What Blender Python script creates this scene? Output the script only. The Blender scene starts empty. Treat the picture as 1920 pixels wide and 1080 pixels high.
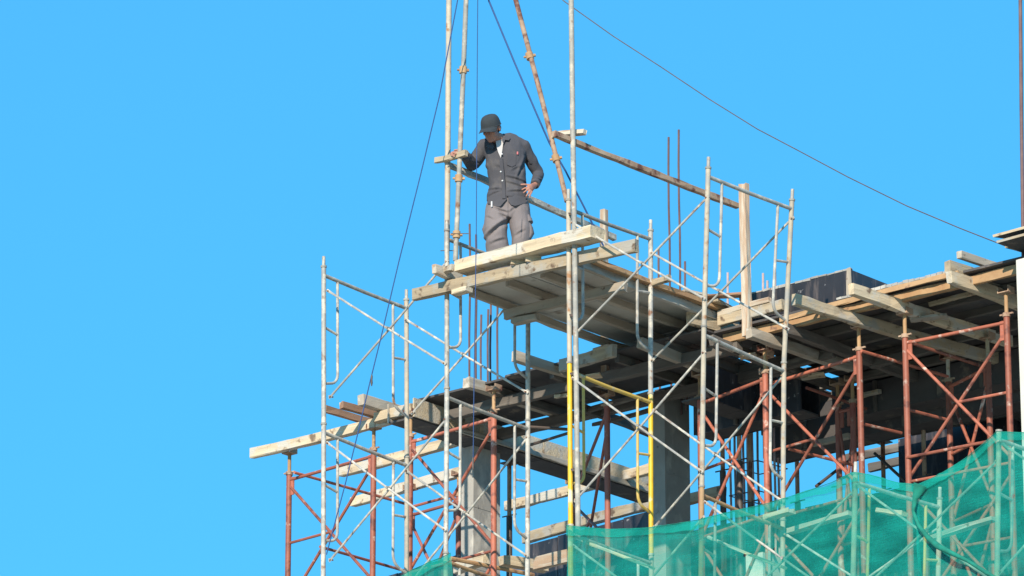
import bpy, bmesh, math, random
from mathutils import Vector, Matrix, noise

random.seed(7)
S = bpy.context.scene
COL = S.collection

# ------------------------------------------------------------------ camera, sky, sun, exposure
TH, EL, FPX, DIST = math.radians(40.5), math.radians(17.8), 9225.0, 45.0
RT = Vector((math.cos(TH), math.sin(TH), 0))
AW = Vector((-math.sin(TH), math.cos(TH), 0))
FW = AW * math.cos(EL) + Vector((0, 0, math.sin(EL)))
UP = -AW * math.sin(EL) + Vector((0, 0, math.cos(EL)))
SUN_LEFT, SUN_EL = 16.5, 26.0           # degrees left of the camera's back, and above the horizon


def ray(px, py):
    return RT * (px - 960) + UP * (540 - py) + FW * FPX


CAM = -ray(838, 432) * (DIST / FPX)
cd = bpy.data.cameras.new("camera")
cd.sensor_width = 36
cd.lens = 36 * FPX / 1920
cd.clip_start, cd.clip_end = 0.5, 6000
cam = bpy.data.objects.new("camera", cd)
cam.matrix_world = Matrix((RT, UP, -FW)).transposed().to_4x4()
cam.location = CAM
COL.objects.link(cam)
S.camera = cam

back = -AW                                # from the scene towards the camera, on the ground
sa = math.radians(SUN_LEFT)
sh = back * math.cos(sa) - RT * math.sin(sa)
to_sun = Vector((sh.x * math.cos(math.radians(SUN_EL)), sh.y * math.cos(math.radians(SUN_EL)), math.sin(math.radians(SUN_EL))))
sd = bpy.data.lights.new("sun", 'SUN')
sd.energy, sd.angle, sd.color = 5.0, math.radians(0.53), (1.0, 0.90, 0.77)
so = bpy.data.objects.new("sun", sd)
so.rotation_euler = to_sun.to_track_quat('Z', 'Y').to_euler()
so.location = (0, 0, 30)
COL.objects.link(so)

W = bpy.data.worlds.new("World")
S.world = W
W.use_nodes = True
nt = W.node_tree
bg = nt.nodes["Background"]
sky = nt.nodes.new("ShaderNodeTexSky")
sky.sky_type = 'NISHITA'
sky.sun_disc = False
sky.sun_elevation = math.radians(SUN_EL)
sky.sun_rotation = math.atan2(to_sun.x, to_sun.y)
sky.altitude = 200
sky.air_density, sky.dust_density, sky.ozone_density = 1.0, 0.2, 1.6
mx = nt.nodes.new("ShaderNodeMix")
mx.data_type, mx.blend_type = 'RGBA', 'MULTIPLY'
mx.inputs["Factor"].default_value = 1.0
nt.links.new(sky.outputs[0], mx.inputs["A"])
mx.inputs["B"].default_value = (0.25, 0.98, 1.10, 1)
ev = nt.nodes.new("ShaderNodeMix")                 # the clear blue is nearly even in this narrow view
ev.data_type = 'RGBA'
ev.inputs["Factor"].default_value = 0.72
nt.links.new(mx.outputs["Result"], ev.inputs["A"])
ev.inputs["B"].default_value = (0.455, 2.62, 5.41, 1)
nt.links.new(ev.outputs["Result"], bg.inputs[0])
bg.inputs[1].default_value = 0.15
S.view_settings.view_transform = 'Standard'
S.view_settings.look = 'None'
S.view_settings.exposure = 0.35
S.view_settings.gamma = 1.0
S.view_settings.use_curve_mapping = False


def on(px, py, X=None, Y=None, Z=None):
    """the place on a wall x=X, y=Y or level z=Z that the photograph shows at (px, py)"""
    d = ray(px, py)
    i, v = (0, X) if X is not None else (1, Y) if Y is not None else (2, Z)
    return CAM + d * ((v - CAM[i]) / d[i])


# ------------------------------------------------------------------ materials
def mk(name, c1, c2=None, scale=6.0, stretch=(1, 1, 1), rough=0.7, metal=0.0, bump=0.0, spot=None, spot_scale=9.0,
       spot_lo=0.58, spot_hi=0.66, spot_stretch=None, vary=0.12, spot2=None, s2_scale=20, s2_lo=0.62, s2_hi=0.7, rough2=None):
    m = bpy.data.materials.new(name)
    m.use_nodes = True
    n, l = m.node_tree.nodes, m.node_tree.links
    b = n["Principled BSDF"]
    tc = n.new("ShaderNodeTexCoord")
    oi = n.new("ShaderNodeObjectInfo")
    off = n.new("ShaderNodeVectorMath"); off.operation = 'MULTIPLY_ADD'
    l.new(oi.outputs["Random"], off.inputs[0])
    off.inputs[1].default_value = (31.7, 17.3, 23.9)
    l.new(tc.outputs["Object"], off.inputs[2])

    def nz(sc, st, detail=5.0, ro=0.6):
        mp = n.new("ShaderNodeMapping")
        mp.inputs["Scale"].default_value = st
        l.new(off.outputs[0], mp.inputs[0])
        t = n.new("ShaderNodeTexNoise")
        t.inputs["Scale"].default_value = sc
        t.inputs["Detail"].default_value = detail
        t.inputs["Roughness"].default_value = ro
        l.new(mp.outputs[0], t.inputs[0])
        return t.outputs[0]

    def ramp(src, lo, hi):
        r = n.new("ShaderNodeMapRange")
        r.inputs[1].default_value, r.inputs[2].default_value = lo, hi
        l.new(src, r.inputs[0])
        return r.outputs[0]

    def mix(f, a, c):
        x = n.new("ShaderNodeMix"); x.data_type = 'RGBA'
        l.new(f, x.inputs["Factor"])
        for s, k in ((a, "A"), (c, "B")):
            if isinstance(s, tuple):
                x.inputs[k].default_value = (*s, 1)
            else:
                l.new(s, x.inputs[k])
        return x.outputs["Result"]

    base = nz(scale, stretch)
    col = mix(ramp(base, 0.32, 0.68), c1, c2 or tuple(v * 0.75 for v in c1))
    if spot:
        col = mix(ramp(nz(spot_scale, spot_stretch or stretch), spot_lo, spot_hi), col, spot)
    if spot2:
        col = mix(ramp(nz(s2_scale, (1, 1, 1)), s2_lo, s2_hi), col, spot2)
    hs = n.new("ShaderNodeHueSaturation")
    r = n.new("ShaderNodeMapRange")
    r.inputs[3].default_value, r.inputs[4].default_value = 1 - vary, 1 + vary
    l.new(oi.outputs["Random"], r.inputs[0])
    l.new(r.outputs[0], hs.inputs["Value"])
    l.new(col, hs.inputs["Color"])
    l.new(hs.outputs[0], b.inputs["Base Color"])
    b.inputs["Roughness"].default_value = rough
    b.inputs["Metallic"].default_value = metal
    if bump:
        bp = n.new("ShaderNodeBump")
        bp.inputs["Strength"].default_value = bump
        bp.inputs["Distance"].default_value = 0.01
        l.new(nz(scale * 4, stretch), bp.inputs["Height"])
        l.new(bp.outputs[0], b.inputs["Normal"])
    return m


M = {}
M['galv'] = mk("galvanised_tube", (0.40, 0.38, 0.335), (0.27, 0.255, 0.225), 9, rough=0.6, bump=0.15, spot=(0.52, 0.47, 0.38), spot_scale=11, spot_lo=0.5, spot_hi=0.6, spot2=(0.20, 0.10, 0.055), s2_scale=8, s2_lo=0.60, s2_hi=0.70)
M['galv_dull'] = mk("dull_grey_tube", (0.33, 0.31, 0.26), (0.22, 0.21, 0.185), 9, rough=0.7, bump=0.15, spot=(0.44, 0.39, 0.31), spot_scale=11, spot_lo=0.52, spot_hi=0.62, spot2=(0.19, 0.095, 0.05), s2_scale=8, s2_lo=0.60, s2_hi=0.70)
M['cream'] = mk("cement_splashed_tube", (0.48, 0.415, 0.31), (0.36, 0.305, 0.225), 9, rough=0.75, bump=0.2, spot=(0.34, 0.32, 0.28), spot_scale=9, spot_lo=0.52, spot_hi=0.62, spot2=(0.30, 0.15, 0.065), s2_scale=7, s2_lo=0.58, s2_hi=0.68)
M['rusty'] = mk("rusty_tube", (0.30, 0.17, 0.10), (0.44, 0.32, 0.22), 6, rough=0.85, bump=0.2, spot=(0.15, 0.06, 0.04), spot_scale=7, spot_lo=0.52, spot_hi=0.62)
M['rust_tan'] = mk("tan_rusted_tube", (0.44, 0.28, 0.14), (0.34, 0.19, 0.09), 6, rough=0.8, bump=0.2, spot=(0.20, 0.11, 0.07), spot_scale=8)
M['yellow'] = mk("yellow_paint", (0.76, 0.47, 0.015), (0.62, 0.35, 0.02), 7, rough=0.5, bump=0.08, spot=(0.70, 0.60, 0.36), spot_scale=3.5, spot_lo=0.56, spot_hi=0.64, spot2=(0.40, 0.26, 0.08), s2_scale=18, s2_lo=0.65, s2_hi=0.72)
M['yellow_dull'] = mk("faded_yellow_paint", (0.62, 0.40, 0.07), (0.52, 0.36, 0.12), 5, rough=0.6, bump=0.1, spot=(0.52, 0.44, 0.28), spot_scale=4, spot2=(0.30, 0.20, 0.10), s2_scale=16)
M['red'] = mk("red_oxide_paint", (0.38, 0.115, 0.065), (0.29, 0.085, 0.05), 9, rough=0.6, bump=0.12, spot=(0.55, 0.38, 0.30), spot_scale=9, spot_lo=0.60, spot_hi=0.68, spot2=(0.15, 0.045, 0.03), s2_scale=8, s2_lo=0.54, s2_hi=0.66, vary=0.28)
M['red_dark'] = mk("dark_red_oxide_paint", (0.25, 0.07, 0.05), (0.32, 0.12, 0.08), 5, rough=0.65, bump=0.12, spot=(0.45, 0.30, 0.24), spot_scale=8, spot_lo=0.62, spot_hi=0.74)
M['wood'] = mk("cement_dusted_timber", (0.56, 0.445, 0.29), (0.35, 0.27, 0.175), 6, (0.22, 2.5, 2.5), rough=0.9, bump=0.7, spot=(0.42, 0.38, 0.31), spot_scale=4.5, spot_stretch=(0.8, 1, 1), spot_lo=0.5, spot_hi=0.58, spot2=(0.16, 0.105, 0.065), s2_scale=9, s2_lo=0.58, s2_hi=0.68, vary=0.25)
M['wood_grey'] = mk("weathered_timber", (0.40, 0.34, 0.26), (0.29, 0.24, 0.18), 5, (0.25, 2, 2), rough=0.9, bump=0.35, spot=(0.47, 0.43, 0.36), spot_scale=4, spot_lo=0.52, spot_hi=0.64, spot2=(0.15, 0.10, 0.07), s2_scale=14, s2_lo=0.64, s2_hi=0.74)
M['wood_brown'] = mk("brown_timber", (0.30, 0.17, 0.10), (0.22, 0.12, 0.075), 5, (0.25, 2, 2), rough=0.9, bump=0.35, spot=(0.46, 0.37, 0.27), spot_scale=5, spot_lo=0.58, spot_hi=0.68)
M['wood_rough'] = mk("rough_sawn_timber", (0.46, 0.32, 0.21), (0.34, 0.22, 0.14), 7, (0.15, 3, 3), rough=0.9, bump=0.5, spot=(0.50, 0.43, 0.33), spot_scale=6, spot_stretch=(0.2, 2, 2), spot_lo=0.46, spot_hi=0.56)
M['wood_dark'] = mk("shade_darkened_timber", (0.13, 0.11, 0.09), (0.085, 0.072, 0.06), 5, (0.25, 2, 2), rough=0.9, bump=0.35, spot=(0.22, 0.19, 0.155), spot_scale=4, spot_lo=0.56, spot_hi=0.7)  # the shade under the slab is put into this darker timber colour
M['ply'] = mk("plywood", (0.50, 0.46, 0.39), (0.40, 0.37, 0.31), 3, rough=0.85, bump=0.15, spot=(0.47, 0.44, 0.38), spot_scale=2.5, spot2=(0.19, 0.15, 0.11), s2_scale=5, s2_lo=0.6, s2_hi=0.75)
M['ply_dark'] = mk("shade_darkened_plywood", (0.050, 0.046, 0.046), (0.085, 0.075, 0.068), 3, rough=0.8, bump=0.2, spot=(0.17, 0.14, 0.11), spot_scale=4, spot2=(0.04, 0.03, 0.03), s2_scale=8)  # plywood colour darkened to carry the shade of the slab's underside
M['film'] = mk("black_film_plywood", (0.018, 0.018, 0.022), (0.034, 0.031, 0.034), 3, rough=0.45, bump=0.15, spot=(0.12, 0.095, 0.085), spot_scale=4, spot_stretch=(3.5, 3.5, 0.6), spot_lo=0.50, spot_hi=0.72, spot2=(0.34, 0.32, 0.31), s2_scale=13, s2_lo=0.66, s2_hi=0.73, vary=0.3)
M['concrete'] = mk("bare_concrete", (0.36, 0.34, 0.30), (0.26, 0.245, 0.22), 3.5, (1, 1, 0.6), rough=0.9, bump=0.3, spot=(0.46, 0.43, 0.37), spot_scale=3.2, spot_lo=0.52, spot_hi=0.62, spot2=(0.15, 0.14, 0.13), s2_scale=14, s2_lo=0.64, s2_hi=0.72)
M['concrete_pale'] = mk("pale_concrete", (0.56, 0.53, 0.46), (0.49, 0.46, 0.40), 2.5, rough=0.9, bump=0.2, spot=(0.62, 0.60, 0.54), spot_scale=3, spot2=(0.38, 0.35, 0.30), s2_scale=8, s2_lo=0.66, s2_hi=0.76)
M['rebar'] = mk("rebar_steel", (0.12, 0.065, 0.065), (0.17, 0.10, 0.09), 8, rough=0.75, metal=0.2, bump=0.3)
M['rebar_lit'] = mk("lit_rebar_steel", (0.50, 0.38, 0.36), (0.36, 0.25, 0.22), 8, rough=0.75, metal=0.2, bump=0.3)  # paler copy of the rebar colour, with sunlight painted in
M['rope'] = mk("dark_blue_rope", (0.02, 0.055, 0.17), (0.03, 0.08, 0.20), 40, rough=0.8)
M['steel'] = mk("dark_steel", (0.09, 0.075, 0.065), (0.14, 0.10, 0.08), 9, rough=0.6, metal=0.4, bump=0.2)
M['ground'] = mk("dusty_ground", (0.44, 0.39, 0.31), (0.36, 0.32, 0.26), 0.3, rough=0.95)
M['shirt'] = mk("charcoal_cotton", (0.074, 0.071, 0.079), (0.056, 0.055, 0.063), 5, rough=0.95, bump=0.15, spot=(0.094, 0.087, 0.088), spot_scale=4, vary=0)
M['trousers'] = mk("grey_brown_cotton", (0.20, 0.17, 0.165), (0.165, 0.142, 0.142), 4, rough=0.95, bump=0.15, spot=(0.235, 0.20, 0.19), spot_scale=5, vary=0)
M['cap'] = mk("dark_cap_cloth", (0.032, 0.040, 0.044), (0.025, 0.031, 0.036), 12, rough=0.9, bump=0.15, vary=0)
M['skin'] = mk("tanned_skin", (0.42, 0.20, 0.13), (0.35, 0.15, 0.10), 14, rough=0.55, vary=0)
M['vest'] = mk("pale_undershirt", (0.50, 0.48, 0.46), (0.42, 0.40, 0.39), 12, rough=0.9, vary=0)
M['button'] = mk("white_button", (0.75, 0.73, 0.70), rough=0.4, vary=0)
M['pink'] = mk("pink_tag", (0.75, 0.22, 0.22), rough=0.7, vary=0)
M['hair'] = mk("black_hair", (0.02, 0.016, 0.014), rough=0.7, vary=0)
M['boot'] = mk("worn_leather", (0.07, 0.045, 0.03), rough=0.7, vary=0)


def net_material():
    m = bpy.data.materials.new("green_debris_netting")
    m.use_nodes = True
    n, l = m.node_tree.nodes, m.node_tree.links
    n.remove(n["Principled BSDF"])
    out = n["Material Output"]
    d = n.new("ShaderNodeBsdfDiffuse"); d.inputs[0].default_value = (0.018, 0.42, 0.335, 1)
    t = n.new("ShaderNodeBsdfTranslucent"); t.inputs[0].default_value = (0.018, 0.44, 0.35, 1)
    a = n.new("ShaderNodeMixShader"); a.inputs[0].default_value = 0.35
    l.new(d.outputs[0], a.inputs[1]); l.new(t.outputs[0], a.inputs[2])
    tr = n.new("ShaderNodeBsdfTransparent"); tr.inputs[0].default_value = (0.80, 1.0, 0.93, 1)
    mixs = n.new("ShaderNodeMixShader")
    tc = n.new("ShaderNodeTexCoord")
    mp = n.new("ShaderNodeMapping"); mp.inputs["Scale"].default_value = (1.4, 1.4, 5.0)
    mp.inputs["Rotation"].default_value = (0, 0.22, 0)
    l.new(tc.outputs["Object"], mp.inputs[0])
    nz = n.new("ShaderNodeTexNoise"); nz.inputs["Scale"].default_value = 1.6; nz.inputs["Detail"].default_value = 6
    l.new(mp.outputs[0], nz.inputs[0])
    r = n.new("ShaderNodeMapRange")
    r.inputs[1].default_value, r.inputs[2].default_value = 0.3, 0.7
    r.inputs[3].default_value, r.inputs[4].default_value = 0.27, 0.57
    l.new(nz.outputs[0], r.inputs[0])
    # woven threads: denser and thinner rows
    wv = n.new("ShaderNodeTexWave"); wv.bands_direction = 'Z'; wv.inputs["Scale"].default_value = 14; wv.inputs["Distortion"].default_value = 2.5
    l.new(tc.outputs["Object"], wv.inputs[0])
    ad = n.new("ShaderNodeMath"); ad.operation = 'MULTIPLY_ADD'; ad.inputs[1].default_value = 0.05
    l.new(wv.outputs[1], ad.inputs[0]); l.new(r.outputs[0], ad.inputs[2])
    fn = n.new("ShaderNodeTexNoise"); fn.inputs["Scale"].default_value = 55; fn.inputs["Detail"].default_value = 3
    l.new(tc.outputs["Object"], fn.inputs[0])
    fa = n.new("ShaderNodeMath"); fa.operation = 'MULTIPLY_ADD'; fa.inputs[1].default_value = 0.30
    l.new(fn.outputs[0], fa.inputs[0])
    sb = n.new("ShaderNodeMath"); sb.operation = 'SUBTRACT'; sb.inputs[1].default_value = 0.15
    l.new(ad.outputs[0], sb.inputs[0]); l.new(sb.outputs[0], fa.inputs[2])
    hole = n.new("ShaderNodeTexNoise"); hole.inputs["Scale"].default_value = 7.0; hole.inputs["Detail"].default_value = 1
    l.new(tc.outputs["Object"], hole.inputs[0])
    hr_ = n.new("ShaderNodeMapRange"); hr_.inputs[1].default_value, hr_.inputs[2].default_value = 0.765, 0.775
    hr_.inputs[3].default_value, hr_.inputs[4].default_value = 1.0, 0.0
    l.new(hole.outputs[0], hr_.inputs[0])
    hm = n.new("ShaderNodeMath"); hm.operation = 'MULTIPLY'
    l.new(fa.outputs[0], hm.inputs[0]); l.new(hr_.outputs[0], hm.inputs[1])
    l.new(hm.outputs[0], mixs.inputs[0])
    l.new(tr.outputs[0], mixs.inputs[1]); l.new(a.outputs[0], mixs.inputs[2])
    l.new(mixs.outputs[0], out.inputs[0])
    return m


M['net'] = net_material()
M['net_thick'] = mk("gathered_green_net", (0.005, 0.22, 0.15), (0.004, 0.13, 0.09), 14, rough=0.9, bump=0.4, vary=0)


# ------------------------------------------------------------------ mesh helpers
class MB:
    def __init__(s):
        s.v, s.f = [], []

    def ring_tube(s, pts, rad, n=10, cap=True, xdir=None):
        """tube through points; rad is a number, a list, or a list of (rx, ry)"""
        pts = [Vector(p) for p in pts]
        k = len(pts)
        rad = rad if isinstance(rad, (list, tuple)) else [rad] * k
        base = len(s.v)
        u = None
        for i, p in enumerate(pts):
            t = (pts[min(i + 1, k - 1)] - pts[max(i - 1, 0)])
            t = t.normalized() if t.length > 1e-9 else Vector((0, 0, 1))
            if xdir is not None:
                u = (xdir - t * xdir.dot(t)).normalized()
            elif u is None:
                u = t.orthogonal().normalized()
            else:
                u = (u - t * u.dot(t)).normalized()
            w = t.cross(u)
            rr = rad[i]
            rx, ry = rr if isinstance(rr, (list, tuple)) else (rr, rr)
            for j in range(n):
                a = 2 * math.pi * j / n
                s.v.append(p + u * (math.cos(a) * rx) + w * (math.sin(a) * ry))
        for i in range(k - 1):
            for j in range(n):
                a, b = base + i * n + j, base + i * n + (j + 1) % n
                s.f.append((a, b, b + n, a + n))
        if cap:
            s.f.append(tuple(base + j for j in range(n))[::-1])
            s.f.append(tuple(base + (k - 1) * n + j for j in range(n)))
        return s

    def tube(s, a, b, r, n=10, seg=1):
        a, b = Vector(a), Vector(b)
        return s.ring_tube([a.lerp(b, i / seg) for i in range(seg + 1)], r, n)

    def box(s, lo, hi, jit=0.0):
        b = len(s.v)
        for z in (lo[2], hi[2]):
            for x, y in ((lo[0], lo[1]), (hi[0], lo[1]), (hi[0], hi[1]), (lo[0], hi[1])):
                s.v.append(Vector((x, y, z)) + Vector([random.uniform(-jit, jit) for _ in range(3)]))
        for q in ((3, 2, 1, 0), (4, 5, 6, 7), (0, 1, 5, 4), (1, 2, 6, 5), (2, 3, 7, 6), (3, 0, 4, 7)):
            s.f.append(tuple(b + i for i in q))
        return s

    def hexa(s, bottom, top):
        b = len(s.v)
        s.v += [Vector(p) for p in bottom] + [Vector(p) for p in top]
        for q in ((3, 2, 1, 0), (4, 5, 6, 7), (0, 1, 5, 4), (1, 2, 6, 5), (2, 3, 7, 6), (3, 0, 4, 7)):
            s.f.append(tuple(b + i for i in q))
        return s

    def ellipsoid(s, c, rad, rot=None, nu=16, nv=10):
        c = Vector(c); b = len(s.v)
        rot = rot or Matrix.Identity(3)
        for i in range(1, nv):
            ph = math.pi * i / nv
            for j in range(nu):
                a = 2 * math.pi * j / nu
                s.v.append(c + rot @ Vector((rad[0] * math.sin(ph) * math.cos(a), rad[1] * math.sin(ph) * math.sin(a), rad[2] * math.cos(ph))))
        s.v.append(c + rot @ Vector((0, 0, rad[2]))); s.v.append(c + rot @ Vector((0, 0, -rad[2])))
        t, bo = len(s.v) - 2, len(s.v) - 1
        for i in range(nv - 2):
            for j in range(nu):
                p, q = b + i * nu + j, b + i * nu + (j + 1) % nu
                s.f.append((p, p + nu, q + nu, q))
        for j in range(nu):
            s.f.append((t, b + j, b + (j + 1) % nu))
            e = b + (nv - 2) * nu
            s.f.append((bo, e + (j + 1) % nu, e + j))
        return s


def world_loc(o):
    l = Vector(o.location)
    while o.parent:
        o = o.parent
        l = o.matrix_basis @ l
    return l


def tag(o, label=None, cat=None, group=None, kind=None):
    if label: o['label'] = label
    if cat: o['category'] = cat
    if group: o['group'] = group
    if kind: o['kind'] = kind
    return o


def thing(name, label, cat, loc, group=None):
    o = bpy.data.objects.new(name, None)
    o.empty_display_size = 0.2
    o.location = loc
    COL.objects.link(o)
    return tag(o, label, cat, group)


def obj(name, mb, mat, parent=None, smooth=True, label=None, cat=None, group=None, kind=None, origin=None, ang=40):
    """link a mesh (world coordinates) as one object; the origin goes to its parent's place, or to its own base"""
    if origin is None:
        if parent is not None:
            origin = world_loc(parent)
        else:
            xs = [v.x for v in mb.v]; ys = [v.y for v in mb.v]; zs = [v.z for v in mb.v]
            origin = Vector(((min(xs) + max(xs)) / 2, (min(ys) + max(ys)) / 2, min(zs)))
    me = bpy.data.meshes.new(name)
    me.from_pydata([v - origin for v in mb.v], [], mb.f)
    me.materials.append(M[mat])
    o = bpy.data.objects.new(name, me)
    if parent is not None:
        o.parent = parent
        o.location = origin - world_loc(parent)
    else:
        o.location = origin
    COL.objects.link(o)
    if smooth:
        me.shade_smooth()
        me.set_sharp_from_angle(angle=math.radians(ang))
    return tag(o, label, cat, group, kind)


def timber(name, a, b, w, h, side, mat, parent=None, up=(0, 0, 1), jit=0.004, **kw):
    """sawn timber from a to b (its visible lower edge), w deep towards `side`, h tall; the mesh runs along its own x axis"""
    a, b = Vector(a), Vector(b)
    x = (b - a).normalized()
    sd_ = Vector(side); sd_ = (sd_ - x * sd_.dot(x)).normalized()
    z = x.cross(sd_)
    if z.dot(Vector(up)) < 0:
        z = -z
    L = (b - a).length
    n = max(3, int(L / 0.16))
    mb = MB()
    y = z.cross(x)                                     # right-handed frame
    sgn = 1 if y.dot(sd_) > 0 else -1
    cb = min(0.006, w * 0.2, h * 0.2)
    prof = [(cb, 0), (w - cb, 0), (w, cb), (w, h - cb), (w - cb, h), (cb, h), (0, h - cb), (0, cb)]
    bow = random.uniform(-1, 1) * 0.007 * L
    bow2 = random.uniform(-1, 1) * 0.005 * L
    sd0 = random.uniform(0, 90)
    for i in range(n + 1):
        t = i / n
        bz = bow * (4 * t * (1 - t))
        by = bow2 * (4 * t * (1 - t))
        for c_i, (p, q) in enumerate(prof):
            wob = 0.006 * noise.noise(Vector((t * L * 2.2, sd0, c_i * 0.6)))
            chip = max(0.0, noise.noise(Vector((t * L * 4.0, sd0 + 5, c_i * 1.7))) - 0.25) * 0.030
            p = p + (w / 2 - p) / w * 2 * chip; q = q + (h / 2 - q) / h * 2 * chip
            v = Vector((t * L + (chip if i == 0 else -chip if i == n else 0), sgn * p + by + wob, q + bz + wob * 0.7)) + Vector((random.uniform(-jit, jit) if i in (0, n) else 0, random.uniform(-jit, jit), random.uniform(-jit, jit)))
            mb.v.append(v)
    m_ = len(prof)
    for i in range(n):
        for j in range(m_):
            p, q = i * m_ + j, i * m_ + (j + 1) % m_
            f = (p, q, q + m_, p + m_)
            mb.f.append(f if sgn < 0 else f[::-1])
    e0 = tuple(range(m_)); e1 = tuple(n * m_ + j for j in range(m_))
    mb.f.append(e0[::-1] if sgn < 0 else e0); mb.f.append(e1 if sgn < 0 else e1[::-1])
    me = bpy.data.meshes.new(name)
    me.from_pydata(mb.v, [], mb.f)
    me.update()
    bm = bmesh.new(); bm.from_mesh(me); bmesh.ops.recalc_face_normals(bm, faces=bm.faces); bm.to_mesh(me); bm.free()
    me.materials.append(M[mat])
    o = bpy.data.objects.new(name, me)
    R4 = Matrix((x, y, z)).transposed().to_4x4()
    if parent is not None:
        o.parent = parent
        R4.translation = a - world_loc(parent)
    else:
        R4.translation = a
    o.matrix_basis = R4
    COL.objects.link(o)
    return tag(o, **kw)


XS, YS = Vector((1, 0, 0)), Vector((0, 1, 0))
DOWN = Vector((0, 0, -1))


def beam_x(name, A, B, Z, w, h, mat, label, cat="timber", group=None, parent=None):
    """timber along the facade; A, B are photo points of its lower front edge"""
    return timber(name, on(*A, Z=Z), on(*B, Z=Z), w, h, YS, mat, parent, label=label, cat=cat, group=group)


def beam_y(name, A, B, Z, w, h, mat, label, cat="timber", group=None, parent=None):
    """timber running into the building; A, B are photo points of its lower right edge"""
    return timber(name, on(*A, Z=Z), on(*B, Z=Z), w, h, -XS, mat, parent, label=label, cat=cat, group=group)


# ------------------------------------------------------------------ the setting
FLOOR = -4.75
g = MB()
GZ = CAM.z - 1.6
g.box((-900, -500, GZ - 0.5), (700, 1500, GZ))
obj("ground", g, 'ground', kind='structure', smooth=False)

# lower storeys of the shell (below the frame), so that the columns stand on something
b_root = thing("concrete_building", "bare concrete shell of the building below the scaffolding", "building", (0, 4, GZ))
for k, z in enumerate((FLOOR, FLOOR - 3.2, FLOOR - 6.4, FLOOR - 9.6)):
    if z - 0.2 > GZ:
        y0 = 1.35
        obj("floor_slab", MB().box((-4.6, y0, z - 0.2), (9.5, 9.0, z)), 'concrete', b_root, smooth=False)
        zb = max(GZ, z - 3.2)
        if zb < z - 0.3:
            for x in (-2.6, 0.4, 3.4, 6.4):
                for y in (3.6, 7.6):
                    obj("column", MB().box((x, y, zb), (x + 0.3, y + 0.4, z - 0.2)), 'concrete', b_root, smooth=False)
obj("balcony_slab", MB().box((-3.0, -0.5, -6.32), (9.5, 1.345, -6.12)), 'concrete', b_root, smooth=False)


# ------------------------------------------------------------------ scaffold frames
def lerp(a, b, t):
    return Vector(a).lerp(Vector(b), t)


def scaffold_frame(label, ft, fb, rt, rb, post='galv', bar=None, inner=None, pin=True, rear_post=None, foot=None, group="walk-through scaffold frames"):
    """ft/fb: top and foot of the front post, rt/rb of the rear post"""
    ft, fb, rt, rb = map(Vector, (ft, fb, rt, rb))
    r = thing("frame_scaffold", label, "scaffold frame", fb, group)
    bar, inner, rear_post = bar or post, inner or post, rear_post or post
    for (t, b, pm) in ((ft, fb, post), (rt, rb, rear_post)):
        low = b if foot is None else b + (b - t).normalized() * ((b.z - foot) / (t.z - b.z) * (t - b).length)
        p = obj("post", MB().tube(low, t, 0.0225, 12, 4), pm, r)
        obj("collar", MB().tube(lerp(t, b, 0.006), lerp(t, b, -0.006), 0.0285, 12), 'galv_dull', p)
        if pin:
            d = (t - b).normalized()
            obj("coupling_pin", MB().tube(t, t + d * 0.10, 0.016, 10), 'galv', r)
    fa, ra = lerp(ft, fb, 0.055), lerp(rt, rb, 0.055)
    mid = lerp(fa, ra, 0.5) + Vector((random.uniform(-.004, .004), 0, -0.006))
    obj("top_bar", MB().ring_tube([fa, lerp(fa, mid, 0.6), mid, lerp(mid, ra, 0.4), ra], 0.0185, 10), bar, r)
    u = (ra - fa).normalized()
    for (t, b, s) in ((ft, fb, 1), (rt, rb, -1)):
        d = (b - t)
        ax = fa if s == 1 else ra
        top = ax + u * (0.19 * s)
        H = d.length
        dn = d.normalized()
        pts = [top, top + dn * (H * 0.3), top + dn * (H * 0.55)]
        for q in range(5):
            a = math.pi / 2 * q / 4 * 0.8
            pts.append(top + dn * (H * 0.60 + 0.11 * math.sin(a)) - u * (s * 0.11 * (1 - math.cos(a))))
        pts.append(lerp(t, b, 0.745))
        obj("inner_leg", MB().ring_tube(pts, 0.0135, 8), inner, r)
        pa = lerp(t, b, 0.385)
        obj("rung", MB().tube(pa, top + dn * (H * 0.335 + 0.02), 0.0125, 8), inner, r)
    return r


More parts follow.
